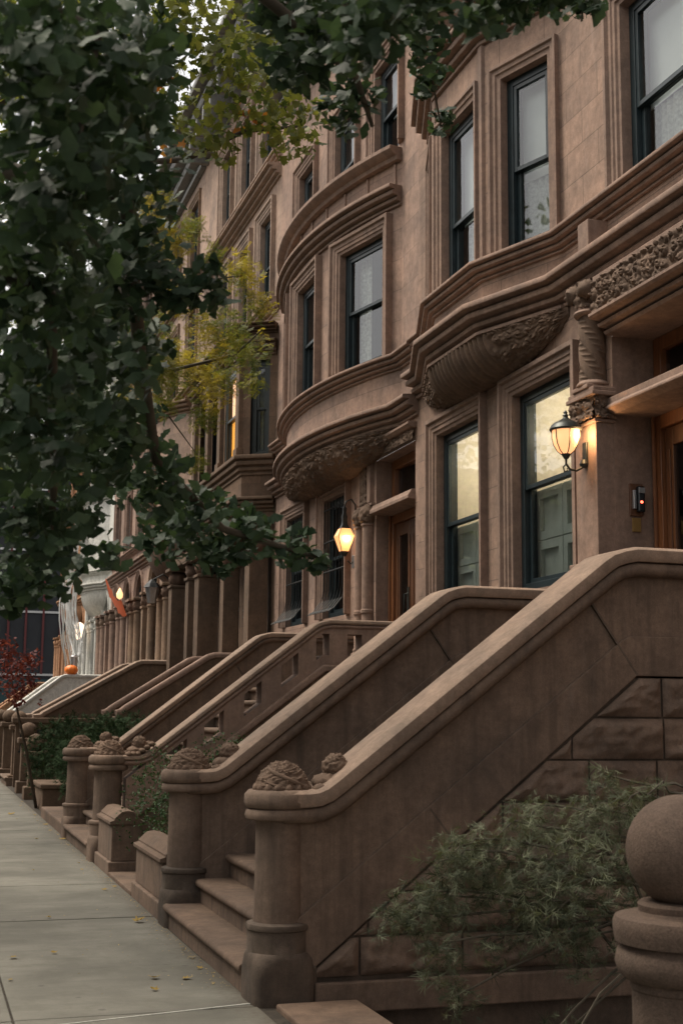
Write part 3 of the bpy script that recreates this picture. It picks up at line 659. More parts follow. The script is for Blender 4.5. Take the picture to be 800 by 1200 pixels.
# ================================================================== house 4: round arched portico, oriel
def arch_house(y0, label, m_, t_, cap, oriel=True, zt=15, w=6.9, paint='frameB', nar=3, wm=None, web=False):
    y1 = y0+w; h = thing('brownstone_house', (F, (y0+y1)/2, 0), label, 'house', 'row of brownstone houses')
    fl = [(F, y0), (F, y1)]; mb = MB()
    pitch = w/(nar+.15); hs = [(y0+.45+i*pitch, y0+.45+i*pitch+pitch*.56, 1.93 if i == nar-1 else 2.5, 5.42) for i in range(nar)]
    ws = [(y0+.7+i*w/3, y0+.7+i*w/3+1.0) for i in range(3)]
    yc = y0+w*.42; half = w*.27
    a2 = arcpath(yc, half, .6, 14) if oriel else None
    rest = [q for q in ws if not oriel or q[1] < yc-half-.1 or q[0] > yc+half+.1]
    wall_sheet(mb, fl, -.5, 5.6, hs)
    if oriel:
        full = [(F, y0)]+a2+[(F, y1)]
        ow = [(yc-.45, yc+.45)]+[q for q in rest]
        wall_sheet(mb, full, 5.6, 8.9, [(a, b, 6.3, 8.1) for a, b in ow])
    else:
        full = fl; ow = ws; wall_sheet(mb, fl, 5.6, 8.9, [(a, b, 6.3, 8.1) for a, b in ow])
    wall_sheet(mb, fl, 8.9, zt, [(a, b, z, z+1.75) for a, b in ws for z in (9.4, 12.1) if z+2.2 < zt])
    mb.build('wall', m_, h, 0)
    for a, b, c, d in hs: window(h, fl, a, b, c, d, 'dark', ARCHS, t_, paint, arch=True)
    for a, b in ow: window(h, full, a, b, 6.3, 8.1, rnd.choice(['blind', 'curtain', 'halfblind']), ARCHS, t_)
    for a, b in ws:
        for z in (9.4, 12.1):
            if z+2.2 < zt: window(h, fl, a, b, z, z+1.75, rnd.choice(['blind', 'halfblind', 'curtain']), ARCHS, t_)
    f2 = [(F, y0+.02), (F, y1-.02)]
    moulding(h, 'belt_cornice', full if not oriel else [(F, y0+.02)]+a2+[(F, y1-.02)], cyma(0, .2, 5.55, 5.85), t_)
    moulding(h, 'sill_cornice', [(F, y0+.02)]+a2+[(F, y1-.02)] if oriel else f2, cyma(0, .15, 6.1, 6.27), t_)
    if oriel:
        moulding(h, 'bay_cornice', a2, cyma(0, .22, 8.6, 8.9), t_)
        m = MB(); rr = []
        for k, (s, z) in enumerate([(1.02, 5.56), (1.0, 5.4), (.9, 5.2), (.72, 5.0), (.5, 4.85), (.3, 4.72), (.2, 4.6), (.22, 4.52)]):
            rr.append([(F-(F-x)*s if 0 < i < len(a2)-1 else F, yc+(y-yc)*s, z) for i, (x, y) in enumerate(a2)])
        m.loops(rr, closed=False, cap=False); m.build('oriel_corbel', cap, h, 40)
        MB().prism_z([(F, yc-half)]+a2[1:-1]+[(F, yc+half)], 8.85, 8.95).build('bay_roof', t_, h, 0)
    moulding(h, 'roof_cornice', f2, cyma(0, .8, zt-.7, zt+.1), 'cornice' if m_ != 'white' else 'white')
    MB().box(F, 12, y0+.01, y1-.01, zt-.1, zt+.05).build('roof', 'cornice', h, 0)
    for z in (9.0, 11.6): moulding(h, 'band_cornice', f2, cyma(0, .18, z, z+.24), t_)
    for i in range(nar+1):
        y = y0+.22+i*pitch
        if y < y1-.1: pillar(h, y, 5.42, .24, 1.93, 4.62, t_, i % 2 == 1, cap)
        if i < nar: pillar(h, y+pitch*.56+.42, 5.46, .22, 1.93, 4.62, t_, True, cap)
    return h
H4 = arch_house(28.7, 'fourth house, brown portico of slender columns and round arches under an oriel', 'wallC', 'trimE', 'carveD')
H5 = arch_house(35.6, 'fifth house, pinkish brown, round-arched ground floor, orange cloth at its porch', 'wallB', 'trim', 'carve', oriel=False)
H6 = arch_house(42.5, 'white painted house in the row draped with fake cobwebs', 'white', 'white', 'white', zt=14.6)
H7 = arch_house(49.4, 'tan sandstone house beyond the white painted house', 'tan', 'tan', 'tan', oriel=True, zt=14)

# ================================================================== stoops
COPE = [(-.19, -.0), (-.205, .03), (-.2, .075), (-.17, .095), (.17, .095), (.2, .075), (.205, .03), (.19, 0)]
ROLL = [(-.15, -.09), (-.178, -.075), (-.19, -.045), (-.178, -.015), (-.155, -.002), (.155, -.002), (.178, -.015), (.19, -.045), (.178, -.075), (.15, -.09)]
def scale_prof(p, k): return [(a*k, b) for a, b in p]
def rail_path(x0, zc, x1, z1, xe, k=.76):
    """coping centreline: level at the newel, easing up, straight slope, eased level landing"""
    z0 = zc; zs = z0+.08; xs = x1-(z1-zs)/k
    pts = [(x0, z0), (xs-.2, z0+.0), (xs-.13, z0+.008), (xs-.06, z0+.038), (xs, zs)]
    n = 5
    for t in (.08, .2, .4, .6, .8, .94): pts.append((xs+(x1-.1-xs)*t, zs+(z1-.1*k-zs)*t))
    pts += [(x1-.1, z1-.1*k), (x1-.04, z1-.1*k+.04), (x1+.03, z1-.014), (x1+.1, z1)]
    pts += [(x1+.3, z1), (xe, z1)]
    return pts
def cheek(stoop, y, side, x0=2.0, z_land=2.665, xb=4.19, rise=.772, rock=True, t=.1, col='stoop', cope='coping', pierced=False, zc=1.068, cs=1.0):
    """one side wall of a stoop: sloped smooth panel on a quarry-faced base, moulded coping; side=-1 faces the street's near end"""
    zt = z_land-.095*cs
    path = rail_path(x0, zc-.0, xb, zt, F-.01, rise)
    c = MB().sweep_xz(path, y, [(p*(.5+.5*cs), q*cs) for p, q in COPE]).build('coping', cope, stoop, 40, .004)
    MB().sweep_xz(path, y, [(p*(.5+.5*cs), q*cs) for p, q in ROLL]).build('coping_roll', col, c, 50)
    up = [(a, b-.088*cs) for a, b in path]
    lowline = lambda x: .17+(x-2.19)*.79 if x < 4.3 else 1.85
    if not pierced:
        poly = up+[(F-.01, 1.85), (4.3, 1.85), (2.15, .14), (2.05, .14)]
        MB().prism_y(poly, y-t, y+t).build('parapet_panel', col, stoop, 30)
        # string line: shallow step of the lower band
        bd = [(2.1, .45), (4.2, 2.07), (4.26, 2.1), (F-.01, 2.1), (F-.01, 1.85), (4.3, 1.85), (2.19, .17), (2.1, .14)]
        MB().prism_y(bd, y-t-.022, y+t+.022).build('string_band', col, stoop, 0, .006)
        for (a, b), (c_, d) in (((3.97, 2.33), (4.3, 1.86)), ((2.9, 1.05), (3.05, .86))):
            j = MB()
            dx_, dz = c_-a, d-b; l = math.hypot(dx_, dz); nx, nz = -dz/l*.006, dx_/l*.006
            j.prism_y([(a+nx, b+nz), (c_+nx, d+nz), (c_-nx, d-nz), (a-nx, b-nz)], y-t-.0235, y+t+.0235)
            j.build('mortar_joint', 'base', stoop, 0)
    if rock:
        m = MB(); rr = np.random.default_rng(int(y*10)); zt_ = [.12, .34, .58, .83, 1.08, 1.33, 1.59, 1.845]
        for r_i in range(len(zt_)-1):
            z0, z1 = zt_[r_i]+.006, zt_[r_i+1]-.006; x = 2.2 - rr.random()*.4
            while x < F-.02:
                wd_ = .45+rr.random()*.35; xa, xb_ = x+.006, min(F-.02, x+wd_-.006); x += wd_
                xl = lambda z: 2.19+(z-.17)/.79+.02
                A0, A1 = max(xa, xl(z0)), max(xa, xl(z1))
                if A1 > xb_-.05:
                    if A0 > xb_-.08: continue
                nu = max(4, int((xb_-xa)/.016)); nv = max(4, int((z1-z0)/.016)); P = np.zeros((nu, nv, 3))
                ph = rr.random(3)*9
                for i in range(nu):
                    for k in range(nv):
                        z = z0+(z1-z0)*k/(nv-1); a = min(max(xa, xl(z)), xb_-.001); xx = a+(xb_-a)*i/(nu-1)
                        e = min(min(xx-a, xb_-xx), min(z-z0, z1-z)); e = max(0, min(1, e/.05))**.6
                        q = Vector((xx*2.6+ph[0], ph[1], z*5.5+ph[2]))
                        hgt = .028+.05*mnoise.noise(q)+.03*abs(mnoise.noise(q*2.3))+.016*mnoise.noise(q*5.1)+.009*mnoise.noise(q*11)
                        P[i, k] = (xx, y+side*(t+.006)+side*max(-.002, hgt)*e, z)
                m.grid(P)
        m.build('quarry_faced_base', 'rough', stoop, 60)
    MB().prism_y([(2.12, -.5), (F-.02, -.5), (F-.02, 1.84), (4.28, 1.84), (2.12, .13)], y-t+.01, y+t-.004).build('core_wall', 'base', stoop, 0)
    if side < 0:
        MB().box(2.2, F-.03, y-t-.05, y-t, -.07, .1).build('base_course', col, stoop, 0, .01)
def newel(stoop, x, y, seed, r=.145, dome=True, zc=1.02, blackened=True, col='stoop'):
    m = MB(); rings = []
    for q, z, e in ((r+.036, -.02, 7), (r+.036, .14, 7), (r+.036, .19, 5), (r+.04, .235, 3), (r+.038, .262, 2.2), (r+.033, .27, 2), (r+.032, .385, 2), (r+.04, .39, 2), (r+.043, .405, 2), (r+.038, .42, 2), (r+.012, .428, 2), (r-.004, .43, 2)):
        ring = []
        for k in range(48):
            t = 2*math.pi*k/48; c_, s_ = math.cos(t), math.sin(t); f = (abs(c_)**e+abs(s_)**e)**(-1/e); ring.append((x+q*f*c_, y+q*f*s_, z))
        rings.append(ring)
    m.loops(rings)
    n_ = m.build('newel_base', 'base' if blackened else col, stoop, 40)
    MB().lathe(x, y, [(r, .43), (r-.004, .7), (r-.006, 1.0), (r+.01, zc-.01), (r+.01, zc)], 40).build('newel_shaft', col, stoop, 40)
    # squared haunch joining base and side wall
    MB().box(x, x+.2, y-.13, y+.13, -.02, .2).build('newel_haunch', 'base' if blackened else col, stoop, 0, .02)
    k = MB().lathe(x, y, [(r+.02, zc-.03), (r+.052, zc-.02), (r+.06, zc+.0), (r+.05, zc+.03), (r+.034, zc+.037), (r+.055, zc+.045), (r+.066, zc+.07), (r+.063, zc+.115), (r+.04, zc+.14), (0.01, zc+.145)], 44).build('newel_cap', col, stoop, 50)
    zt = zc+.14; c = MB()
    blob(c, (x+.01, y, zt-.012), (.152, .142, .165), .016, .05, seed, 110, 50, half=True)
    def band(a0, a1, e0, e1, r):
        pts = []
        for k in range(13):
            t = k/12; az = R_(a0+(a1-a0)*t); e = R_(e0+(e1-e0)*t)
            pts.append((x+.01+.155*math.cos(az)*math.cos(e), y+.145*math.sin(az)*math.cos(e), zt-.012+.17*math.sin(e)))
        c.tube(pts, [r*(.6+.4*math.sin(math.pi*k/12)) for k in range(13)], 8)
    band(185, 335, 58, 2, .015); band(190, 290, 28, 0, .009)
    for i in range(16):
        az = R_(i*22.5); blob(c, (x+.01+.15*math.cos(az), y+.14*math.sin(az), zt+.008), (.022, .022, .026), .007, .02, i, 14, 8)
    c.build('acanthus_carving', 'carve', stoop, 60)
    c = MB(); blob(c, (x+.33, y, zt+.125), (.072, .072, .072), .016, .032, seed+1, 56, 30); blob(c, (x+.3, y, zt+.04), (.1, .1, .05), .02, .05, seed+2, 36, 14)
    for i in range(6):
        for s in (-1, 1):
            xx = x+.2+i*.05; zz = zt+max(0, (i-2))*.036+.0
            blob(c, (xx, y+s*.12, zz+.01), (.035, .045, .025), .01, .03, i, 14, 8)
    c.build('carved_knob', 'carve', stoop, 60)
def steps(stoop, y0, y1, n=11, x0=1.86, run=.235, rise=.175, m_='tread', xe=F+.3):
    for i in range(n):
        z = (i+1)*rise; x = x0+i*run; e = xe if i == n-1 else x+run+.03
        prof = [(x-.0, z-.055), (x-.025, z-.05), (x-.035, z-.03), (x-.03, z-.01), (x-.012, z), (e, z), (e, z-.05)]
        MB().prism_y(prof, y0, y1).build('tread', m_, stoop, 50, .004)
        MB().box(x+.012, x+run+.04 if i < n-1 else xe-.3, y0, y1, z-rise-(.3 if i == 0 else 0), z-.055).build('riser', 'stoop', stoop, 0)
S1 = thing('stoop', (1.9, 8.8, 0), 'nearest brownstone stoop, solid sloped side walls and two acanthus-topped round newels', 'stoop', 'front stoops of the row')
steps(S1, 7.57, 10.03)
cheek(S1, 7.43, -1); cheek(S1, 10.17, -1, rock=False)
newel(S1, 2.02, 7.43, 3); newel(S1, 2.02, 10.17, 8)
# stoop 2: pierced parapet
S2 = thing('stoop', (1.9, 15.9, 0), 'second stoop, its sloped parapet pierced by a row of square openings', 'stoop', 'front stoops of the row')
steps(S2, 14.8, 17.2, 11)
def pierced(stoop, y, t=.13):
    cheek(stoop, y, -1, rock=False, pierced=True, xb=4.42, z_land=2.68, col='trim', cs=.6)
    lo = lambda x: 1.2+(x-2.7)*.79 if x < 4.3 else 2.464
    zt = 2.68-(.095+.085)*.6
    top = lambda x: zt-.772*(4.42-x) if x < 4.42 else zt
    hs = [(2.62, 2.86), (3.05, 3.27), (3.5, 3.7), (3.93, 4.13), (4.34, 4.5), (4.72, 4.9), (5.15, 5.33)]
    m = MB(); d = .06; hh = .25
    def P(x, o): return (x, top(x)-o)
    xs = sorted([2.2]+[v for h in hs for v in h]+[4.42, F-.01])
    for a, b in zip(xs, xs[1:]):
        if b-a < 1e-4: continue
        mid = (a+b)/2; hole = any(h[0] < mid < h[1] for h in hs)
        if hole:
            m.prism_y([P(a, -.01), P(b, -.01), P(b, d), P(a, d)], y-t, y+t); m.prism_y([P(a, d+hh), P(b, d+hh), P(b, .43), P(a, .43)], y-t, y+t)
        else: m.prism_y([P(a, -.01), P(b, -.01), P(b, .43), P(a, .43)], y-t, y+t)
    m.build('pierced_parapet', 'trim', stoop, 0)
    b = [(2.15, top(2.15)-.42), (4.42, zt-.42), (F-.01, zt-.42), (F-.01, zt-.5), (4.45, zt-.5), (2.15, top(2.15)-.5)]
    MB().prism_y(b, y-t-.05, y+t+.02).build('string_band', 'trim', stoop, 0, .02)
    MB().prism_y([(2.16, -.4), (F-.02, -.4), (F-.02, zt-.501), (4.45, zt-.501), (2.16, top(2.16)-.501)], y-t+.01, y+t-.01).build('stone_base', 'rough', stoop, 0)
pierced(S2, 14.63); cheek(S2, 17.33, -1, rock=False, xb=4.42, z_land=2.68, cs=.7)
newel(S2, 2.02, 14.63, 13, .155, zc=.985, blackened=False); newel(S2, 2.02, 17.35, 18, .155, zc=.985, blackened=False)
# stoop 3: high base with twin rails, set back
S3 = thing('stoop', (3.4, 24, 0), 'third stoop, thin twin dark rails set back above the spruce bush', 'stoop', 'front stoops of the row')
MB().box(3.5, F, 23.4, 25.6, -.4, 1.5).build('base_block', 'trimD', S3, 0, .02)
for y in (23.5, 25.3):
    pth = [(3.35, 1.52), (3.45, 1.55), (3.55, 1.63)]+[(3.55+(5.0-3.55)*t, 1.63+(2.55-1.63)*t) for t in (.3, .6, .9, 1)]+[(5.1, 2.58), (F-.01, 2.58)]
    MB().sweep_xz(pth, y, scale_prof(COPE, .6)).build('coping', 'trim', S3, 40)
    MB().prism_y([(a, b) for a, b in pth]+[(F-.01, .9), (3.5, 1.0)], y-.09, y+.09).build('parapet_panel', 'trimD', S3, 0)
for i in range(5): MB().box(3.7+i*.26, F, 23.6, 25.2, 1.3, 1.5+(i+1)*.1).build('tread', 'trimD', S3, 0, .01)
# stoop 4: solid dark wall
def solid_stoop(y, w, label, col, cope, xb=3.98, z1=2.52, x0=1.9, za=1.0):
    s = thing('stoop', (2.0, y+w/2, 0), label, 'stoop', 'front stoops of the row')
    steps(s, y+.15, y+w-.15, 11, m_='tread' if col != 'white' else 'white')
    for yy in (y, y+w):
        pth = [(x0, za), (x0+.2, za+.02)]+[(x0+.2+(xb-x0-.2)*t, za+.05+(z1-za-.05)*t) for t in (.02, .3, .6, .9, 1)]+[(xb+.1, z1+.03), (F-.01, z1+.03)]
        c = MB().sweep_xz(pth, yy, scale_prof(COPE, .95)).build('coping', cope, s, 40)
        MB().prism_y([(a, b) for a, b in pth]+[(F-.01, -.4), (x0, -.4)], yy-.14, yy+.14).build('parapet_panel', col, s, 0)
    return s
S4 = solid_stoop(29.0, 2.2, 'fourth stoop, plain dark brown solid side wall on a high coped base', 'trimD', 'coping', 4.55, 2.6, 2.35, 1.42)
MB().box(1.98, F, 28.7, 28.85, -.4, 1.33).build('base_wall', 'trimD', S4, 0)
MB().box(1.9, F, 28.6, 28.86, 1.33, 1.44).build('base_coping', 'trimD', S4, 0, .02)
gr_ = MB()
for i in range(7): gr_.box(2.08+i*.07, 2.1+i*.07, 28.66, 28.69, .75, 1.15)
gr_.box(2.05, 2.55, 28.67, 28.69, 1.15, 1.19).box(2.05, 2.55, 28.67, 28.69, .71, .75); gr_.build('grille', 'iron', S4, 0)
S6 = solid_stoop(40.0, 2.6, 'white painted stoop with a pumpkin on its landing wall', 'white', 'white', 4.05, 2.55)
S7 = solid_stoop(49.5, 2.6, 'farthest stoop, tan stone beyond the white stoop', 'tan', 'tan', 4.05, 2.5)
# ================================================================== lamps, door furniture
def point(name, parent, loc, e, r=.03, c=(1, .58, .27)):
    li = bpy.data.lights.new(name, 'POINT'); li.energy = e; li.color = c; li.shadow_soft_size = r
    o = bpy.data.objects.new(name, li); COL.objects.link(o); o.parent = parent; o.location = Vector(loc)-Vector(WORLD[parent.name])
LA = thing('wall_lamp', (5.58, 10.27, 3.95), 'lit round-bodied lantern on a scroll arm, on the carved pier of the nearest doorway', 'wall lamp')
lx, ly = 5.38, 10.27
MB().lathe(lx, ly, [(.035, 3.905), (.075, 3.94), (.108, 4.0), (.12, 4.06), (.122, 4.13)], 32).build('lamp_glass', 'lampglass', LA, 60)
MB().lathe(lx, ly, [(.14, 4.12), (.148, 4.135), (.13, 4.17), (.1, 4.195), (.06, 4.215), (.03, 4.235), (.02, 4.25), (.028, 4.262), (.015, 4.28), (.02, 4.29), (.004, 4.31)], 32).build('lamp_cap', 'bronze', LA, 50)
m = MB()
for i in range(6):
    a = R_(60*i+20); m.tube([(lx+r*math.cos(a), ly+r*math.sin(a), z) for r, z in ((.037, 3.905), (.078, 3.94), (.111, 4.0), (.124, 4.06), (.126, 4.13))], .005, 6)
m.lathe(lx, ly, [(.01, 3.86), (.02, 3.87), (.04, 3.9), (.042, 3.912), (.01, 3.915)], 20)
m.build('lamp_cage', 'bronze', LA, 50)
m = MB(); m.tube([(lx, ly, 3.865), (lx+.0, ly, 3.82), (lx+.035, ly, 3.775), (lx+.1, ly, 3.765), (lx+.16, ly, 3.8), (lx+.19, ly, 3.87), (lx+.2, ly, 3.9)], .011, 8)
m.tube([(lx+.0, ly, 3.82), (lx-.03, ly, 3.79), (lx-.02, ly, 3.75), (lx+.015, ly, 3.76), (lx+.01, ly, 3.785)], .008, 8)
m.build('lamp_arm', 'bronze', LA, 60)
m = MB(); m.box(5.562, 5.582, ly-.04, ly+.04, 3.84, 4.03); m.lathe(5.56, ly, [(.03, 3.8), (.045, 3.83), (.03, 3.87)], 20); m.build('wall_plate', 'bronze', LA, 40, .006)
point('lamp_light', LA, (lx+.0, ly, 3.86), 0.0001)
point('lamp_light', LA, (lx+.085, ly-.11, 4.07), 5, .05)
LB = thing('wall_lamp', (5.75, 17.38, 3.9), 'lit tapered lantern hung from a curved bracket, between the grilled window and twin columns', 'wall lamp')
lx, ly = 5.57, 17.3
m = MB(); m.loops([[(lx+a*r, ly+b*r, z) for a, b in ((-1,-1),(1,-1),(1,1),(-1,1))] for r, z in ((.055, 3.85), (.115, 4.06), (.115, 4.07), (.07, 4.17))]); m.build('lamp_glass', 'amber', LB, 0)
m = MB(); m.lathe(lx, ly, [(.07, 4.165), (.085, 4.18), (.05, 4.23), (.045, 4.3), (.05, 4.34), (.03, 4.4), (.035, 4.46), (.005, 4.5)], 4, 45, 405); m.lathe(lx, ly, [(.03, 3.78), (.06, 3.83), (.06, 3.85)], 12)
for a, b in ((-1,-1),(1,-1),(1,1),(-1,1)): m.tube([(lx+a*.056, ly+b*.056, 3.85), (lx+a*.117, ly+b*.117, 4.065), (lx+a*.07, ly+b*.07, 4.175)], .006, 6)
m.build('lamp_cage', 'iron', LB, 30)
m = MB(); m.tube([(lx, ly, 4.48), (lx+.02, ly, 4.56), (lx+.1, ly, 4.6), (lx+.16, ly, 4.52), (lx+.17, ly, 4.3), (lx+.17, ly, 3.75), (lx+.1, ly, 3.68), (lx+.05, ly, 3.72)], .011, 8); m.build('lamp_arm', 'iron', LB, 60)
point('lamp_light', LB, (lx+.0, ly-.13, 4.02), 3.0, .05)
IC = thing('intercom', (5.95, 10.06, 3.35), 'black and steel intercom with a red light in the nearest doorway', 'intercom')
MB().box(5.885, 6.02, 10.052, 10.069, 3.35, 3.64).build('backplate', 'doorpan', IC, 0, .004)
MB().box(5.905, 5.935, 10.02, 10.051, 3.41, 3.58).build('side_strip', 'silver', IC, 0, .005)
MB().box(5.94, 6.012, 10.0, 10.051, 3.38, 3.615).build('handset_body', 'blackpl', IC, 0, .015)
MB().box(5.945, 6.007, 9.994, 9.999, 3.55, 3.6).build('display', 'silver', IC, 0, .002)
m = MB(); blob(m, (5.973, 9.998, 3.47), (.014, .006, .012), 0, .1, 1, 16, 10); m.build('indicator_light', 'reddot', IC, 60)
m = MB().box(5.91, 5.995, 10.055, 10.069, 3.21, 3.335); BP = m.build('doorbell_plate', 'brass', None, 0, .003); tag(BP, 'small brass doorbell plate below the intercom', 'doorbell')
m = MB(); m.box(F-.05, F-.002, 17.26, 17.36, 3.62, 3.8); DB = m.build('entry_box', 'silver', None, 0, .008); tag(DB, 'small pale box on the wall below the tapered lantern', 'doorbell')
# number marks on the third house's door pier
NP = MB().box(F-.03, F-.006, 23.85, 23.98, 3.36, 3.4).box(F-.03, F-.006, 23.85, 23.9, 3.4, 3.46).box(F-.03, F-.006, 23.85, 23.98, 3.47, 3.51).build('house_number', 'white', None, 0); tag(NP, 'small pale number on the dark ground floor of the third house', 'house number')

# ================================================================== piers, posts, platforms
def gable_pier(y0, y1, h, label, x0=1.9, x1=2.2):
    t = thing('stone_pier', ((x0+x1)/2, (y0+y1)/2, 0), label, 'pier', 'low coped piers along the sidewalk')
    MB().box(x0-.03, x1+.03, y0-.03, y1+.03, -.03, .12).build('plinth', 'stoop', t, 0, .012)
    MB().box(x0, x1, y0, y1, .12, h-.08).build('shaft', 'stoop', t, 0, .01)
    xc = (x0+x1)/2; e = .025
    prof = [(x0-e, h-.08), (x0-e, h-.05), (x0+.02, h-.035), (x0+.02, h-.02), (xc-.06, h+.045), (xc, h+.055), (xc+.06, h+.045), (x1-.02, h-.02), (x1-.02, h-.035), (x1+e, h-.05), (x1+e, h-.08)]
    MB().prism_y(prof, y0-e, y1+e).build('coping', 'tread', t, 30, .004)
gable_pier(13.35, 14.35, .56, 'low coped stone pier standing free beside the second stoop')
gable_pier(10.5, 11.8, .5, 'low coped stone pier half hidden behind the far newel of the nearest stoop')
BPost = thing('ball_post', (1.99, 3.17, 0), 'near stone gate post topped by a large plain ball', 'post')
bx_, by_ = 1.99, 3.17
MB().lathe(bx_, by_, [(.142, -.3), (.142, .88), (.147, .885), (.147, .905)], 56).build('post_shaft', 'ball', BPost, 40)
MB().lathe(bx_, by_, [(.14, .905), (.16, .908), (.178, .925), (.186, .95), (.18, .978), (.168, .992), (.165, 1.0), (.184, 1.004), (.189, 1.03), (.189, 1.055), (.183, 1.068), (.16, 1.074), (.125, 1.076), (.12, 1.083), (.122, 1.1), (.115, 1.108), (.05, 1.11)], 64).build('post_cap', 'ball', BPost, 35)
m = MB(); blob(m, (bx_, by_, 1.24), (.15, .15, .15), 0, .1, 1, 72, 40); m.build('stone_ball', 'ball', BPost, 80)
def small_post(x, y, h, label, ball=True):
    t = thing('ball_post', (x, y, 0), label, 'post', 'distant ball-topped posts')
    MB().box(x-.2, x+.2, y-.2, y+.2, -.02, .22).box(x-.13, x+.13, y-.13, y+.13, .22, h-.25).box(x-.2, x+.2, y-.2, y+.2, h-.25, h-.14).build('post_shaft', 'trimD', t, 0, .02)
    m = MB(); blob(m, (x, y, h), (.17, .17, .16), .02 if not ball else 0, .08, 3, 28, 16); m.build('post_ball', 'trimD', t, 60)
small_post(2.1, 26.8, 1.2, 'dark ball-topped post standing left of the dark spruce bush')
small_post(2.1, 29.4, 1.42, 'dark ball-topped post behind the shorter one')
small_post(2.1, 32.6, 1.45, 'dark ball-topped post at the left edge beyond the others')
small_post(2.1, 24.9, 1.0, 'short dark post beside the block with a ledge', False)
small_post(2.1, 36.2, 1.45, 'farthest dark ball-topped post by the pale sidewalk end')
small_post(2.1, 40.2, 1.45, 'tiny ball-topped post before the white stoop')
PB = thing('garden_plinth', (2.3, 23.4, 0), 'low dark stone plinth with a projecting ledge in front of the spruce', 'plinth')
MB().box(1.98, 3.3, 21.9, 23.3, -.05, .34).build('base_block', 'trimD', PB, 0, .02)
MB().box(1.94, 3.34, 21.86, 23.34, .34, .42).build('ledge', 'trimD', PB, 0, .02)
m = MB().prism_z([(1.86, 17.75), (4.5, 17.75), (4.5, 20.7), (1.86, 20.7)], -.2, .15); tag(m.build('stone_platform', 'tread', None, 0, .02), 'low stone platform at the sidewalk beyond the second stoop', 'platform')
m = MB().box(1.87, 2.45, 11.86, 13.3, -.2, .03); tag(m.build('stone_threshold', 'tread', None, 0, .01), 'reddish stone threshold between the two low piers', 'threshold')
m = MB().box(1.95, 2.42, 3.4, 7.2, -.5, .025); tag(m.build('areaway_kerb', 'tread', None, 0, .012), 'reddish stone kerb at the foot of the nearest newel', 'kerb')

# ================================================================== ground, sidewalk
def structure(o): o['kind'] = 'structure'; return o
structure(MB().add([(-400, -300, -.52), (400, -300, -.52), (400, 700, -.52), (-400, 700, -.52)], [(0, 1, 2, 3)]).build('ground', 'asphalt', None, 0))
m = MB(); ys = [-5.2, -3.2, -1.2, .8, 2.8, 4.8, 6.5, 7.27, 8.6, 10.6, 12.65, 14.6, 16.5, 18.4]
while ys[-1] < 80: ys.append(ys[-1]+1.95)
ys = [y for y in ys if abs(y-6.5) > .01]
for a, b in zip(ys, ys[1:]):
    for x0, x1 in ((-2.05, -.75), (-.75, .56), (.56, 1.87)):
        m.box(x0+.006, x1-.006, a+.008, b-.008, -.12, rnd.uniform(-.003, .003))
structure(m.build('sidewalk', 'conc', None, 0, .006))
structure(MB().prism_z([(.2, 6.98), (1.85, 7.33), (1.85, 7.346), (.2, 6.994)], .0, .006).build('pavement_seam', 'seam', None, 0))
structure(MB().box(-2.2, 2.3, -6, 82, -.5, -.008).build('sidewalk_base', 'soil', None, 0))
structure(MB().box(-2.35, -2.2, -6, 82, -.5, .0).build('kerb', 'conc', None, 0, .02))
structure(MB().box(-13, -2.35, -6, 200, -.5, -.15).build('road', 'asphalt', None, 0))
structure(MB().box(-16, -13, -6, 82, -.5, 0).build('opposite_sidewalk', 'conc', None, 0, .02))
structure(MB().box(2.3, F, 10.3, 82, -.5, -.01).build('front_yard', 'soil', None, 0))
structure(MB().box(2.42, F, 2, 7.2, -.5, -.36).build('areaway', 'soil', None, 0))
for k, (ya, yb, hh) in enumerate([(-14, 2, 13), (2, 16, 15), (16, 31, 12.5), (31, 47, 14.5), (47, 66, 13)]):  # unseen row, added to block light from the low horizon
    t = thing('unseen_opposite_house', (-17, (ya+yb)/2, 0), 'unseen dark brownstone house across the street, added to block low sky light', 'house', 'unseen houses across the street')
    fl = [(-17, yb), (-17, ya)]; m = MB(); m.box(-28, -17, ya, yb-.01, -.5, hh); m.build('wall', 'dim', t, 0)
    MB().box(-17, -16.3, ya, yb-.02, hh-.6, hh+.1).build('roof_cornice', 'trimD', t, 0, .02)
    for j in range(int((yb-ya)/2.3)):
        for z in (2.4, 5.6, 8.8):
            y = ya+1+j*2.3; W = MB().box(-17.0, -16.94, y, y+1.1, z, z+1.9).build('window', 'frame', t, 0, .01)
            MB().box(-16.94, -16.93, y+.08, y+1.02, z+.08, z+1.82).build('pane', 'blackpl', W, 0)
# far end of the street
FB = thing('far_building', (2, 76, 0), 'dark building closing the far end of the street, thin red mullions over a teal hoarding', 'building')
MB().box(-30, 14, 75, 80, -.5, 17).build('wall', 'farwall', FB, 0)
m = MB()
for i in range(40): m.box(-25+i*.95, -24.88+i*.95, 74.9, 75.02, 3.6, 16)
m.build('red_mullion', 'redmull', FB, 0)
m = MB()
for z in (3.5, 7.0, 10.5, 14): m.box(-30, 14, 74.92, 75.01, z, z+.12)
m.build('floor_band', 'silver', FB, 0); MB().box(-30, 14, 74.85, 75.0, -.5, 3.3).build('hoarding', 'teal', FB, 0)
# rooms to the right, behind and before the first house (only glimpsed by light)
H0 = thing('brownstone_house', (F, 0, 0), 'brownstone house at the right edge, its wall running out of the frame', 'house')
mb = MB(); wall_sheet(mb, [(F, -6), (F, 5.6)], -.5, 13); mb.build('wall', 'wall', H0, 0)
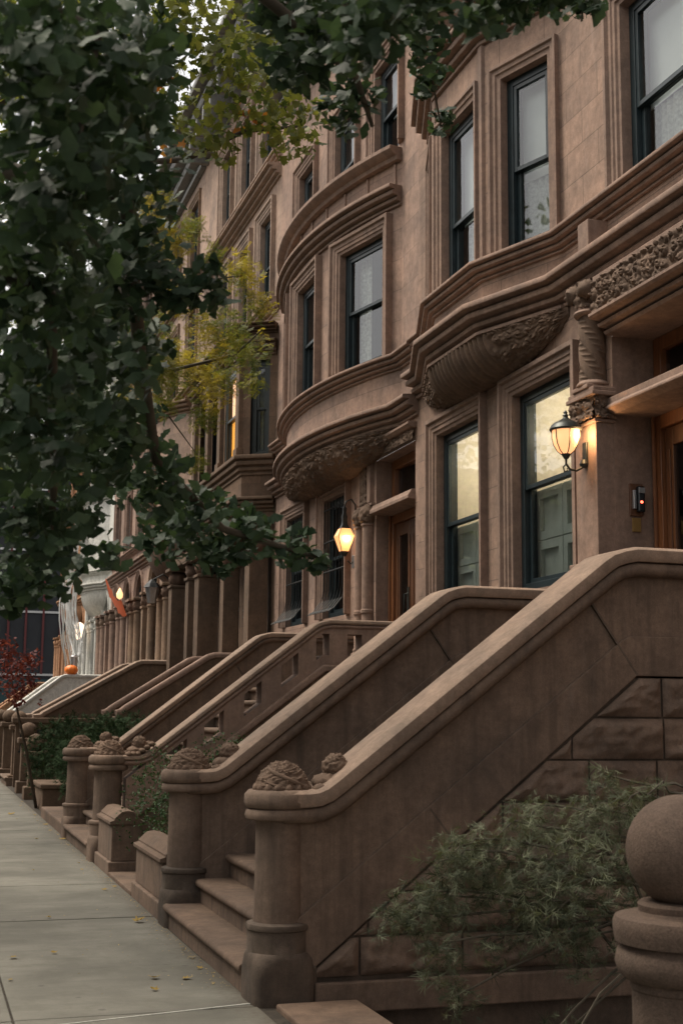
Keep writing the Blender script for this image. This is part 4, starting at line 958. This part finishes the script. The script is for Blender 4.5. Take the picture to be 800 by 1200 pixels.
# ================================================================== decorations
PK = thing('pumpkin', (4.3, 40, 2.62), 'orange pumpkin on the white stoop wall', 'pumpkin')
m = MB(); a = np.linspace(0, 2*np.pi, 48, endpoint=False); b = np.linspace(-np.pi/2, np.pi/2, 16); A, Bv = np.meshgrid(a, b, indexing='ij')
rr = .19*(1+.06*np.abs(np.cos(A*5))); PKc = (4.3, 39.95, 2.8)
m.grid(np.stack([PKc[0]+rr*np.cos(A)*np.cos(Bv)**.8, PKc[1]+rr*np.sin(A)*np.cos(Bv)**.8, PKc[2]+.15*np.sin(Bv)], -1), closed_u=True); m.build('pumpkin_body', 'pumpkin', PK, 60)
MB().tube([(4.3, 39.95, 2.93), (4.31, 39.95, 2.98), (4.33, 39.95, 3.0)], [.02, .015, .012]).build('stalk', 'stem', PK)
m = MB().lathe(4.42, 40.3, [(.1, 2.6), (.1, 3.2), (.12, 3.22), (.1, 3.26)], 16); tag(m.build('glass_vase', 'silver', None, 40), 'pale cylindrical candle glass beside the pumpkin', 'candle glass')
CL = thing('orange_banner', (5.0, 36, 4.3), 'orange cloth slung across a porch with a small flame-shaped lamp in front', 'decoration')
m = MB(); P = np.zeros((14, 6, 3))
for i in range(14):
    for k in range(6):
        s = i/13; t = k/5
        P[i, k] = (5.0+.15*t+.04*math.sin(s*6), 38.4-3.6*s, 5.45-.95*s-.35*math.sin(s*math.pi)*.4-.55*t*(1-.25*s)+.03*math.sin(s*20))
m.grid(P); m.build('cloth', 'cloth', CL, 60)
m = MB(); m.lathe(4.95, 34.9, [(.01, 4.55), (.08, 4.6), (.09, 4.7), (.04, 4.8), (.01, 4.86)], 16); m.build('flame_lamp', 'bulbsoft', CL, 50)
SK = thing('skull_lamp', (5.1, 44.3, 4.3), 'glowing pale skull hung among the cobwebs of the white house', 'decoration')
m = MB(); blob(m, (5.0, 44.6, 4.32), (.2, .2, .23), 0, .1, 1, 24, 14); blob(m, (4.98, 44.5, 4.08), (.13, .13, .12), 0, .1, 1, 20, 10); m.build('skull', 'bone', SK, 60)
CW = MB()
for i in range(34):
    y0 = 42.8+rnd.random()*3.2; y1 = 42.4+rnd.random()*3.6; z0 = 6.2+rnd.random()*2.4; z1 = 2.7+rnd.random()*1.5; xo = 5.0-rnd.random()*.35; pts = []
    for k in range(9):
        t = k/8; pts.append((xo-.25*math.sin(t*math.pi), y0+(y1-y0)*t+.15*math.sin(t*5+i), z0+(z1-z0)*t-.5*math.sin(t*math.pi)*rnd.random()))
    CW.tube(pts, [.008+.018*rnd.random()**2]*9, 5)
for i in range(14):
    y0 = 42.2+rnd.random()*1.5; z = 2.6+rnd.random()*.2
    CW.tube([(5.2, 44.5, 4.6-i*.08), (4.9, (y0+44.5)/2, 3.4), (4.5, y0-1.5*rnd.random(), z)], .012, 5)
tag(CW.build('fake_cobweb', 'web', None, 60), 'white fake cobweb strands draped over the white house front', 'cobweb')
WL = thing('wall_lamp', (5.2, 30.6, 4.3), 'unlit grey glass lantern among the slender columns of the fourth house', 'wall lamp')
MB().lathe(5.15, 30.9, [(.1, 4.15), (.17, 4.5), (.17, 4.52)], 6).build('lamp_glass', 'silver', WL, 0)
MB().lathe(5.15, 30.9, [(.21, 4.52), (.14, 4.62), (.03, 4.72)], 6).tube([(5.15, 30.9, 4.7), (5.4, 30.9, 4.85), (5.74, 30.9, 4.6)], .02).build('lamp_cap', 'iron', WL, 0)

# ================================================================== foliage
def fan(n=11, half=58, notch=.22, wav=.05):
    v = [(0, -.62, 0), (.02, 0, 0), (-.02, 0, 0), (0, .04, 0)]; k0 = len(v)
    for i in range(n):
        a = R_(-half+2*half*i/(n-1)); r = 1-(notch if i == n//2 else 0)-.035*(i % 2)*(i != n//2)-.1*abs(i-n//2)/(n//2)
        v.append((r*math.sin(a), r*math.cos(a)*.86, wav*math.sin(i*2.2)-.1*abs(math.sin(a))))
    return np.array(v, float), [(0, 1, 2)]+[(3, k0+i, k0+i+1) for i in range(n-1)]
def lobed():
    v = [(0, -.5, 0), (.015, 0, 0), (-.015, 0, 0), (0, .3, 0)]; o = [(0, 0), (.28, -.02), (.62, -.05), (.45, .25), (.85, .5), (.42, .55), (.36, .8), (0, 1.15), (-.36, .8), (-.42, .55), (-.85, .5), (-.45, .25), (-.62, -.05), (-.28, -.02)]
    v += [(x, y, -.12*abs(x)) for x, y in o]; n = len(o)
    return np.array(v, float), [(0, 1, 2)]+[(3, 4+i, 4+(i+1) % n) for i in range(n)]
def compound(n=7):
    v = []; f = []
    for i in range(n):
        y = .15+i*.3
        for s in (-1, 1):
            k = len(v); v += [(0, y, 0), (s*.22, y-.02, .02), (s*.5, y+.12, -.05), (s*.22, y+.17, .02)]; f.append((k, k+1, k+2, k+3))
    return np.array(v, float)*np.array([1, .55, 1]), f
def oval():
    return np.array([(0, 0, 0), (.26, .35, .05), (.2, .75, .04), (0, 1, -.05), (-.2, .75, .04), (-.26, .35, .05)], float), [(0, 1, 2, 3), (0, 3, 4, 5)]
def blades(n=9, wd=.028):
    v = []; f = []; r = np.random.default_rng(5)
    for i in range(n):
        a = (r.random()-.5)*2.0; y0 = r.random()*.5; l = .45+.5*r.random(); q = (r.random()-.5)*.8; k = len(v)
        d = np.array([math.sin(a), math.cos(a), q]); w = np.array([d[1], -d[0], 0])*wd; b = np.array([0, y0, 0])
        v += [tuple(b-w), tuple(b+w), tuple(b+d*l*.6+w*.8), tuple(b+d*l)]; f.append((k, k+1, k+2, k+3))
    return np.array(v, float), f
def leaves(name, m_, parent, pos, size, shape, updown=(.0, .8), face=None, hang=.0, seed=1, tone=None, smin=.65):
    """pos (n,3): many small leaves of one crown in one mesh"""
    r = np.random.default_rng(seed); n = len(pos); V0, F0 = shape; k = len(V0)
    nrm = r.normal(size=(n, 3))*updown[1]; nrm[:, 2] += updown[0]
    if face is not None: nrm += np.array(face)
    nrm /= np.linalg.norm(nrm, axis=1, keepdims=True)
    d = r.normal(size=(n, 3)); d[:, 2] -= hang; d -= nrm*(d*nrm).sum(1, keepdims=True); d /= np.linalg.norm(d, axis=1, keepdims=True)
    s = np.cross(d, nrm); sz = size*(smin+(1.25-smin)*r.random(n))
    W = V0[None, :, 0, None]*s[:, None]+V0[None, :, 1, None]*d[:, None]+V0[None, :, 2, None]*nrm[:, None]
    W = W*sz[:, None, None]+pos[:, None]
    me = bpy.data.meshes.new(name); org = np.array([pos[:, 0].mean(), pos[:, 1].mean(), pos[:, 2].min()]); W = (W-org).reshape(-1, 3)
    lt = np.array([len(f) for f in F0]); idx = np.concatenate([np.array(f) for f in F0])
    me.vertices.add(n*k); me.vertices.foreach_set('co', W.ravel().astype(np.float32))
    tot = n*len(idx); me.loops.add(tot); me.loops.foreach_set('vertex_index', (idx[None]+np.arange(n)[:, None]*k).ravel().astype(np.int32))
    me.polygons.add(n*len(F0)); st = np.concatenate([[0], np.cumsum(lt)[:-1]])
    me.polygons.foreach_set('loop_start', (st[None]+np.arange(n)[:, None]*len(idx)).ravel().astype(np.int32))
    me.update(calc_edges=True); me.validate()
    t = (r.random(n) if tone is None else tone); at = me.attributes.new('tone', 'FLOAT', 'POINT'); at.data.foreach_set('value', np.repeat(t, k).astype(np.float32))
    me.shade_smooth(); me.materials.append(M[m_])
    o = bpy.data.objects.new(name, me); COL.objects.link(o); o.parent = parent
    c = WORLD[parent.name] if parent else (0, 0, 0); o.location = tuple(org-np.array(c)); WORLD[o.name] = tuple(org); return o
def cloud(blobs, dens, seed, shell=0):
    r = np.random.default_rng(seed); out = []
    for x, y, z, R in blobs:
        n = int(dens*R**2*(.85+.3*r.random()))+3; q = r.normal(size=(n, 3)); q /= np.linalg.norm(q, axis=1, keepdims=True)
        q *= (shell+(1-shell)*r.random((n, 1)))**(1/2.2)*R*np.array([1, 1.25, 1]); out.append(q+np.array([x, y, z]))
    return np.concatenate(out)
def tree(name, base, r0, top, limbs, label, bark='bark'):
    t = thing(name, base, label, 'tree', 'street trees')
    b = Vector(base); p = [b, b+Vector((.03, .04, top*.3)), b+Vector((-.02, .1, top*.6)), b+Vector((.05, .12, top))]
    MB().tube([tuple(q) for q in p], [r0*1.25, r0, r0*.85, r0*.7], 14).build('trunk', bark, t, 60)
    for pts, rr in limbs: MB().tube(pts, [rr*(1-.8*i/(len(pts)-1)) for i in range(len(pts))], 7).build('branch', 'twig', t, 60)
    return t
GINK = [(0.10,2.00,2.64,0.12),(0.24,2.30,2.76,0.17),(0.17,2.20,2.53,0.15),(0.41,3.00,2.91,0.14),(0.17,2.50,2.44,0.15),(0.38,3.00,2.67,0.16),(0.48,3.20,3.32,0.11),(0.31,3.00,2.41,0.20),(0.17,2.60,2.19,0.14),(0.22,3.00,2.05,0.16),(0.42,3.40,2.30,0.14),(0.50,3.40,2.58,0.11),(0.54,3.00,2.61,0.07),(0.62,3.00,2.63,0.06),(0.59,3.60,2.25,0.11),(0.76,3.80,2.20,0.10),(0.96,4.00,2.18,0.10),(1.11,4.00,2.13,0.07),(1.20,4.00,2.09,0.035),(0.86,4.00,2.10,0.09),(0.72,4.00,2.16,0.11),(0.30,3.50,1.97,0.09),(0.48,3.60,2.03,0.05),(0.20,3.50,1.91,0.07),(0.81,2.80,3.17,0.10),(1.03,3.20,3.27,0.09),(0.74,2.20,2.91,0.09),(0.81,3.00,3.25,0.08),(1.37,3.50,3.65,0.07),(1.57,4.00,3.80,0.05),(1.72,4.20,3.77,0.05),(1.66,4.1,3.9,.04),(1.01,2.30,3.03,0.05),(1.26,2.60,3.26,0.04),(0.78,3.00,3.38,0.09),(0.79,2.60,3.21,0.10),(1.02,2.60,3.25,0.10)]
def LP(*ids): return [GINK[i][:3] for i in ids]
T1 = tree('ginkgo_tree', (-1.25, 3.4, 0), .16, 4.2, [
    ([(-1.25, 3.5, 3.2), (-.5, 3.3, 3.1), (.1, 3.1, 2.9), (.41, 3, 2.8), (.5, 3.3, 2.5), (.6, 3.6, 2.3), (.86, 3.9, 2.16), (1.1, 4, 2.12), (1.23, 4, 2.09)], .03),
    ([(-1.25, 3.5, 2.8), (-.6, 3.0, 2.6), (0, 2.6, 2.5), (.2, 2.5, 2.4), (.25, 2.8, 2.1), (.28, 3.2, 1.98)], .025),
    ([(-1.2, 3.5, 4.0), (-.5, 3.1, 3.9), (.2, 2.8, 3.6), (.78, 2.9, 3.3), (1.02, 3.1, 3.28), (1.1, 3.2, 3.2)], .028),
    ([(.2, 2.8, 3.6), (.8, 3.1, 3.95), (1.2, 3.4, 3.9), (1.4, 3.5, 3.7), (1.57, 3.95, 3.82), (1.71, 4.2, 3.74)], .014),
    ([(.2, 2.8, 3.6), (.6, 2.5, 3.3), (.8, 2.3, 3.1), (1.0, 2.3, 3.06), (1.25, 2.6, 3.28), (1.45, 2.8, 3.45), (1.74, 3.1, 3.64)], .01),
    ([(-1.2, 3.5, 3.8), (-.6, 2.8, 3.3), (0, 2.3, 2.95), (.24, 2.2, 2.8), (.2, 2.2, 2.5)], .02)],
    'dark green ginkgo hanging its fan leaves across the left and top of the view')
GINK += [(1.22,2.6,3.27,.07),(1.3,2.7,3.36,.06),(1.42,2.8,3.42,.05),(1.53,2.9,3.49,.045),(1.64,3.0,3.56,.045),(1.74,3.1,3.63,.03)]
GBACK = [(.3,5.2,3.6,.45),(.55,5.5,3.0,.4),(.35,5,2.5,.4),(.75,5.2,2.7,.22),(.3,4.6,4.2,.4),(.7,5.4,3.7,.3),(.1,5.6,2.0,.22),(.62,5.0,4.1,.25)]
gp = np.concatenate([cloud(GINK, 12500, 3), cloud(GBACK, 3200, 33)])
leaves('crown', 'gink', T1, gp, .037, fan(), (.35, .7), (-.3, -.6, 0), .8, 4)
hi = [(x, y, z, R) for x, y, z, R in [(-1.5, 2, 5.6, 1.1), (-.5, 3.5, 6.2, 1.2), (.3, 1.5, 6.0, 1.0), (-1.8, 5, 5.8, 1.2), (-.6, 0, 5.2, 1.1), (.6, 3.2, 6.6, 1.0), (-2.4, 3.4, 4.2, 1.0), (-1.4, 1.4, 4.0, .8)]]
leaves('upper_crown', 'gink', T1, cloud(hi, 420, 5), .085, fan(), (.6, .7), None, .4, 6)  # off-frame foliage added overhead to shade the lower walls
MAP = [(1.70,9.00,6.48,0.30),(2.03,9.00,6.19,0.30),(2.50,9.50,6.43,0.26),(1.75,9.00,5.88,0.22),(2.75,9.50,6.33,0.17),(2.15,9.00,6.77,0.27),(1.51,8.50,6.52,0.27),(1.91,9.00,5.77,0.17),(1.55,10.00,6.52,0.38),(1.08,10.00,6.22,0.48),(0.84,11.00,6.08,0.44),(1.51,11.00,5.80,0.22),(0.65,10.00,6.81,0.48),(1.11,10.00,7.11,0.49)]
T2 = tree('plane_tree', (-1.3, 11.2, 0), .2, 5.2, [
    ([(-1.3, 11.3, 4.6), (-.4, 10.9, 5.3), (.6, 10.4, 5.9), (1.2, 9.8, 5.85), (1.7, 9.3, 5.75), (2.1, 9.1, 5.95), (2.6, 9.4, 6.2)], .05),
    ([(-1.2, 11.3, 5.1), (-.2, 10.7, 6.2), (.8, 10.0, 6.7), (1.6, 9.1, 6.6), (2.2, 9, 6.7)], .05),
    ([(-1.3, 11.3, 4.9), (-.4, 11.2, 5.5), (.8, 11, 5.9), (1.5, 11, 5.8)], .04)],
    'plane tree with small olive and yellowing lobed leaves, in front of the upper storeys')
MAP += [(1.9,8.6,6.3,.3),(2.3,9,5.95,.22),(2.35,9.3,6.6,.3),(2.6,9.3,6.0,.15),(1.6,9.2,6.9,.3)]
mp = cloud(MAP, 1500, 12); leaves('crown', 'maple', T2, mp, .055, lobed(), (.3, .8), (-.2, -.4, 0), .5, 13)
mf = cloud([(1.52, 9.0, 5.72, .1), (1.45, 9, 6.2, .1), (2.2, 9.2, 6.1, .2)], 300, 14); leaves('turning_leaves', 'maplefall', T2, mf, .055, lobed(), (.3, .8), None, .5, 13)
hi = [(-1.5, 11, 7.5, 1.8), (-2.4, 12.6, 6.5, 1.6), (0, 11.6, 8.6, 1.6), (-1.6, 9.2, 7.6, 1.5), (-.4, 13.2, 8, 1.6), (0.2, 9.5, 9, 1.3)]
leaves('upper_crown', 'maple', T2, cloud(hi, 260, 15), .1, lobed(), (.4, .8), None, .3, 16)
LOC = [(3.49,15.00,6.93,0.25),(3.72,15.00,6.52,0.2),(3.19,15.00,6.14,0.33),(3.69,15.50,6.11,0.28),(2.92,16.00,5.95,0.33),(3.37,16.00,5.76,0.33),(2.71,16.00,5.48,0.2),(3.87,16.00,5.81,0.16),(3.27,16.00,5.31,0.2),(3.17,16.00,4.74,0.15),(2.32,15.00,5.95,0.35),(2.14,15.00,5.21,0.25),(1.82,16.00,6.40,0.39),(2.91,14.00,6.74,0.12),(2.47,14.00,6.79,0.18),(1.33,16.00,5.69,0.42),(2.71,15.00,6.52,0.22)]
LOC += [(2.4,14,7.0,.2),(2.2,14,7.3,.22),(2.75,14.5,7.2,.16),(2.0,14.5,6.9,.2),(2.5,15,5.6,.25)]
T3 = tree('locust_tree', (-1.3, 17.5, 0), .18, 5, [
    ([(-1.3, 17.6, 4.4), (-.2, 17, 5.2), (1, 16.4, 5.6), (2, 15.8, 5.7), (2.8, 15.6, 5.8), (3.5, 15.4, 6.0), (3.8, 15.2, 6.3)], .05),
    ([(1, 16.4, 5.6), (2, 16, 5.3), (2.8, 16, 5.3), (3.2, 16, 4.8)], .025), ([(-.2, 17, 5.2), (.9, 16, 6.2), (2, 15.2, 6.5), (2.9, 14.8, 6.7), (3.5, 15, 6.9)], .03)],
    'honey locust with feathery yellow-green leaves before the square bay')
lp = cloud([(x, y, z, r*1.12) for x, y, z, r in LOC], 2300, 22); lt = np.clip(rng.random(len(lp))*.45+.55*(np.sin(lp[:, 0]*5+lp[:, 2]*4) > .55), 0, 1)
leaves('crown', 'locust', T3, lp, .085, compound(), (.6, .6), (-.1, -.3, 0), .2, 23, lt)
hi = [(-1.5, 18, 7.5, 1.8), (-2.4, 19, 6.5, 1.6), (0, 18.6, 8.2, 1.5), (.6, 17.5, 7.6, .9), (-1.2, 21, 7, 1.8)]
leaves('upper_crown', 'locust', T3, cloud(hi, 180, 25), .13, compound(), (.6, .6), None, .2, 26)
T4 = tree('street_tree', (-1.3, 27, 0), .18, 5, [([(-1.3, 27, 4.5), (0, 27, 6), (1.2, 27, 7)], .06)], 'green street tree far down the sidewalk, behind the ginkgo')
hi = [(0, 27, 6.5, 1.8), (1.0, 26, 7.6, 1.5), (1.3, 27.5, 6.2, 1.0), (.2, 28, 9, 1.8), (-.6, 25, 8, 1.5), (1.4, 29, 9, 1.3)]
leaves('crown', 'maple', T4, cloud(hi, 150, 35), .1, lobed(), (.4, .8), None, .3, 36)
RM = thing('red_maple', (1.35, 20, 0), 'small dark red Japanese maple at the left edge', 'tree')
MB().tube([(1.95, 22.6, .0), (1.7, 21.8, .9), (1.42, 20.8, 1.7), (1.3, 20.4, 2.1)], [.03, .025, .018, .01], 8).build('trunk', 'bark', RM, 60)
leaves('crown', 'red', RM, cloud([(1.30,20.00,2.12,0.35),(1.52,20.00,2.32,0.2),(1.58,20.00,2.00,0.16),(1.16,20.00,2.50,0.22),(1.37,20.00,1.81,0.2),(1.72,20,1.72,.06)], 2200, 41), .045, lobed(), (.6, .7), None, .4, 42)
def bush(name, m_, blobs, dens, size, shape, label, seed, stems=6):
    x = np.mean([b[0] for b in blobs]); y = np.mean([b[1] for b in blobs]); t = thing(name, (x, y, 0), label, 'bush')
    m = MB()
    for i in range(stems):
        b = blobs[i % len(blobs)]; m.tube([(x+rnd.uniform(-.1, .1), y+rnd.uniform(-.1, .1), -.05), ((x+b[0])/2, (y+b[1])/2, b[2]*.5), (b[0], b[1], b[2])], [.02, .014, .005], 6)
    m.build('stem', 'twig', t, 60); leaves('foliage', m_, t, cloud(blobs, dens, seed, .25), size, shape, (.35, .8), (-.2, -.3, .1), 0, seed+1); return t
bush('boxwood_bush', 'box', [(2.45, 12.1, .95, .38), (2.6, 12.6, .85, .4), (2.35, 11.9, .7, .33), (2.75, 11.7, 1.0, .36), (2.5, 12.4, .5, .38), (3.0, 12.2, 1.05, .35), (2.9, 12.8, 1.05, .4), (2.25, 12.9, .75, .35), (2.4, 13.2, .95, .35), (2.2, 13.3, .5, .3), (2.25, 12.6, .9, .33), (3.3, 12.6, .9, .4), (2.3, 12.5, .65, .3)], 2600, .032, oval(), 'round dark green boxwood bush between the nearest stoop and the low pier', 51)
bush('spruce_bush', 'spruce', [(2.35, 20.6, .85, .38), (2.6, 21, .95, .42), (2.9, 20.7, 1.15, .4), (3.2, 21, 1.2, .4), (3.6, 20.8, 1.2, .36), (2.45, 20.3, .5, .4), (2.9, 20.4, .7, .45), (3.9, 20.6, 1.15, .3), (2.25, 23.9, .9, .45), (2.45, 24.2, 1.1, .4), (2.2, 23.8, .5, .4), (2.7, 24, 1.15, .45), (3.1, 23, 1.2, .4), (2.4, 22.5, .8, .4)], 2400, .09, blades(9, .05), 'dark blue-green spruce bush behind the second stoop', 61)
bush('climbing_plant', 'box', [(4.35, 14.9, 2.3, .12), (4.75, 14.9, 2.42, .1), (4.3, 14.85, 2.2, .1)], 2400, .035, oval(), 'bright small plant seen through the pierced parapet', 71, 3)
# feathery foliage in the areaway
YW = thing('feathery_maple', (3.35, 5.0, -.36), 'arching weeping shrub with feathery thread-like grey-green leaves, below the near stoop wall', 'shrub')
yb = [(2.06, 5.65, .68, .1), (2.14, 5.6, .76, .13), (2.35, 5.5, 1.0, .12), (2.6, 5.35, .7, .14), (2.75, 5.2, .6, .14), (2.25, 5.6, .72, .17), (2.28, 5.5, .95, .13), (2.4, 5.5, .88, .18), (2.5, 5.45, 1.05, .14), (2.55, 5.4, .85, .18), (2.7, 5.5, 1.13, .14), (2.7, 5.3, .95, .19), (2.85, 5.3, 1.12, .16), (2.85, 5.1, .92, .18), (3.0, 5.2, 1.22, .12), (2.65, 5.2, .75, .14), (2.2, 5.45, .55, .12), (2.28, 5.4, .4, .1), (2.45, 5.4, .6, .1), (2.5, 5.1, .2, .13), (2.62, 5.1, .25, .13), (2.42, 5.0, .12, .11), (3.1, 5.2, 1.25, .1), (2.95, 5.0, .7, .12), (3.0, 5.4, 1.3, .08), (3.15, 5.3, 1.1, .14)]
m = MB()
for i, (x, y, z, r) in enumerate(yb):
    mx = (3.35+x)/2+.05; A_ = [Vector(q) for q in ((3.3, 5.02, -.36), (3.2, 5.05, .2), (mx+.1, (5+y)/2, max(z, .7)*.9+.1), (x+.05, y, z+r*.5), (x-r*.6, y, z-.02))]; pp = []
    for k in range(4):
        for q in range(4): pp.append(tuple(A_[k].lerp(A_[k+1], q/4)+Vector([rnd.uniform(-.018, .018) for _ in range(3)])))
    pp.append(tuple(A_[4])); m.tube(pp, [.012*(1-k/len(pp))+.0012 for k in range(len(pp))], 5)
m.build('branch', 'twig', YW, 60)
yp = cloud(yb, 8600, 81); yt = np.clip(rng.random(len(yp))**1.6+.25*(yp[:, 2] > 1.0), 0, 1)
leaves('foliage', 'yew', YW, yp, .066, blades(11, .019), (.3, .8), (0, -.2, .3), .5, 82, yt, smin=.35)
# litter gathered at the foot of the steps
lp_ = []
for i in range(420):
    y = 7.8+rnd.random()**1.5*16; x = 1.84-abs(rnd.gauss(0, .06 if rnd.random() < .8 else .5)); lp_.append((x, y, .006))
o = leaves('leaf_litter', 'fallen', None, np.array(lp_), .013, oval(), (1.2, .25), None, 0, 91); tag(o, 'crumbs of dry leaf scattered along the foot of the steps', 'litter', kind='stuff')
# ================================================================== fallen leaves
lf = [(1.67, 10.32), (0.95, 9.14), (1.07, 10.68), (1.45, 8.17), (1.61, 8.1), (1.4, 7.8), (1.68, 12.16), (1.71, 14.34), (1.79, 19.16), (1.43, 21.11), (1.73, 22.93), (1.82, 23.97), (1.8, 16.98), (1.8, 12.35), (0.66, 9.06), (1.48, 20.28), (1.8, 20.87), (1.67, 13.73), (1.79, 9.01), (1.8, 8.78), (1.78, 8.37), (1.8, 9.14), (0.6, 8.32), (1.81, 17.6), (1.76, 18.2), (1.8, 16.2), (1.74, 19.8), (1.8, 12.8), (1.82, 13.0), (1.7, 22), (1.2, 13.8), (1.1, 24), (1.5, 17.1)]
big = {0: .09, 6: .05, 1: .045, 3: .06, 4: .06, 8: .08, 12: .09, 9: .11}
shp = lobed()
for i, (x, y) in enumerate(lf):
    s = big.get(i, .025+.03*rnd.random()); a = rnd.random()*6.28; V0, F0 = shp; m = MB(); ca, sa = math.cos(a), math.sin(a)
    cu = rnd.uniform(.2, .6)
    m.add([(x+(p[0]*ca-p[1]*sa)*s*.8, y+(p[0]*sa+p[1]*ca)*s*.8, .009+s*cu*(p[0]**2+.5*p[1]**2)*.8) for p in V0], F0)
    o = m.build('fallen_leaf', 'fallen', None, 60); tag(o, 'dry yellow-brown leaf lying on the sidewalk', 'leaf', 'fallen leaves on the sidewalk')

# ================================================================== sky, sun, camera
w = bpy.data.worlds.new('World'); scene.world = w; w.use_nodes = True; nt = w.node_tree
sky = nt.nodes.new('ShaderNodeTexSky'); sky.sky_type = 'NISHITA'; sky.sun_disc = False; sky.sun_elevation = R_(62); sky.sun_rotation = R_(300)
sky.air_density = 1.0; sky.dust_density = 3; sky.ozone_density = .5
hs = nt.nodes.new('ShaderNodeHueSaturation'); hs.inputs['Saturation'].default_value = .25; nt.links.new(sky.outputs[0], hs.inputs['Color'])
bg = nt.nodes['Background']; nt.links.new(mixc(nt, 1., hs.outputs[0], (1.06, 1., .92), 'MULTIPLY'), bg.inputs[0]); bg.inputs[1].default_value = .12
s = bpy.data.lights.new('sun', 'SUN'); s.energy = 1.5; s.angle = R_(30); s.color = (1, .9, .76); so = bpy.data.objects.new('sun', s); COL.objects.link(so)
az = R_(300); el = R_(62); d = Vector((math.sin(az)*math.cos(el), math.cos(az)*math.cos(el), math.sin(el)))
so.rotation_euler = d.to_track_quat('Z', 'Y').to_euler()
cam = bpy.data.cameras.new('camera'); co = bpy.data.objects.new('camera', cam); COL.objects.link(co); scene.camera = co
yaw, pitch, roll = R_(17.712), R_(8.789), R_(.5715)
fw = Vector((math.sin(yaw)*math.cos(pitch), math.cos(yaw)*math.cos(pitch), math.sin(pitch))); r0 = Vector((math.cos(yaw), -math.sin(yaw), 0)); u0 = r0.cross(fw)
r = r0*math.cos(roll)+u0*math.sin(roll); u = -r0*math.sin(roll)+u0*math.cos(roll)
mx = Matrix((r, u, -fw)).transposed().to_4x4(); mx.translation = Vector((0, 0, 1.6)); co.matrix_world = mx
cam.sensor_fit = 'VERTICAL'; cam.sensor_height = 36; cam.sensor_width = 24; cam.lens = 45.75; cam.clip_end = 2000; cam.clip_start = .05
cam.dof.use_dof = True; cam.dof.focus_distance = 9.5; cam.dof.aperture_fstop = 8.0
scene.view_settings.view_transform = 'Standard'; scene.view_settings.look = 'None'; scene.view_settings.exposure = EXPO; scene.view_settings.gamma = 1
scene.cycles.use_denoising = True
scene.cycles.max_bounces = 7; scene.cycles.transparent_max_bounces = 12
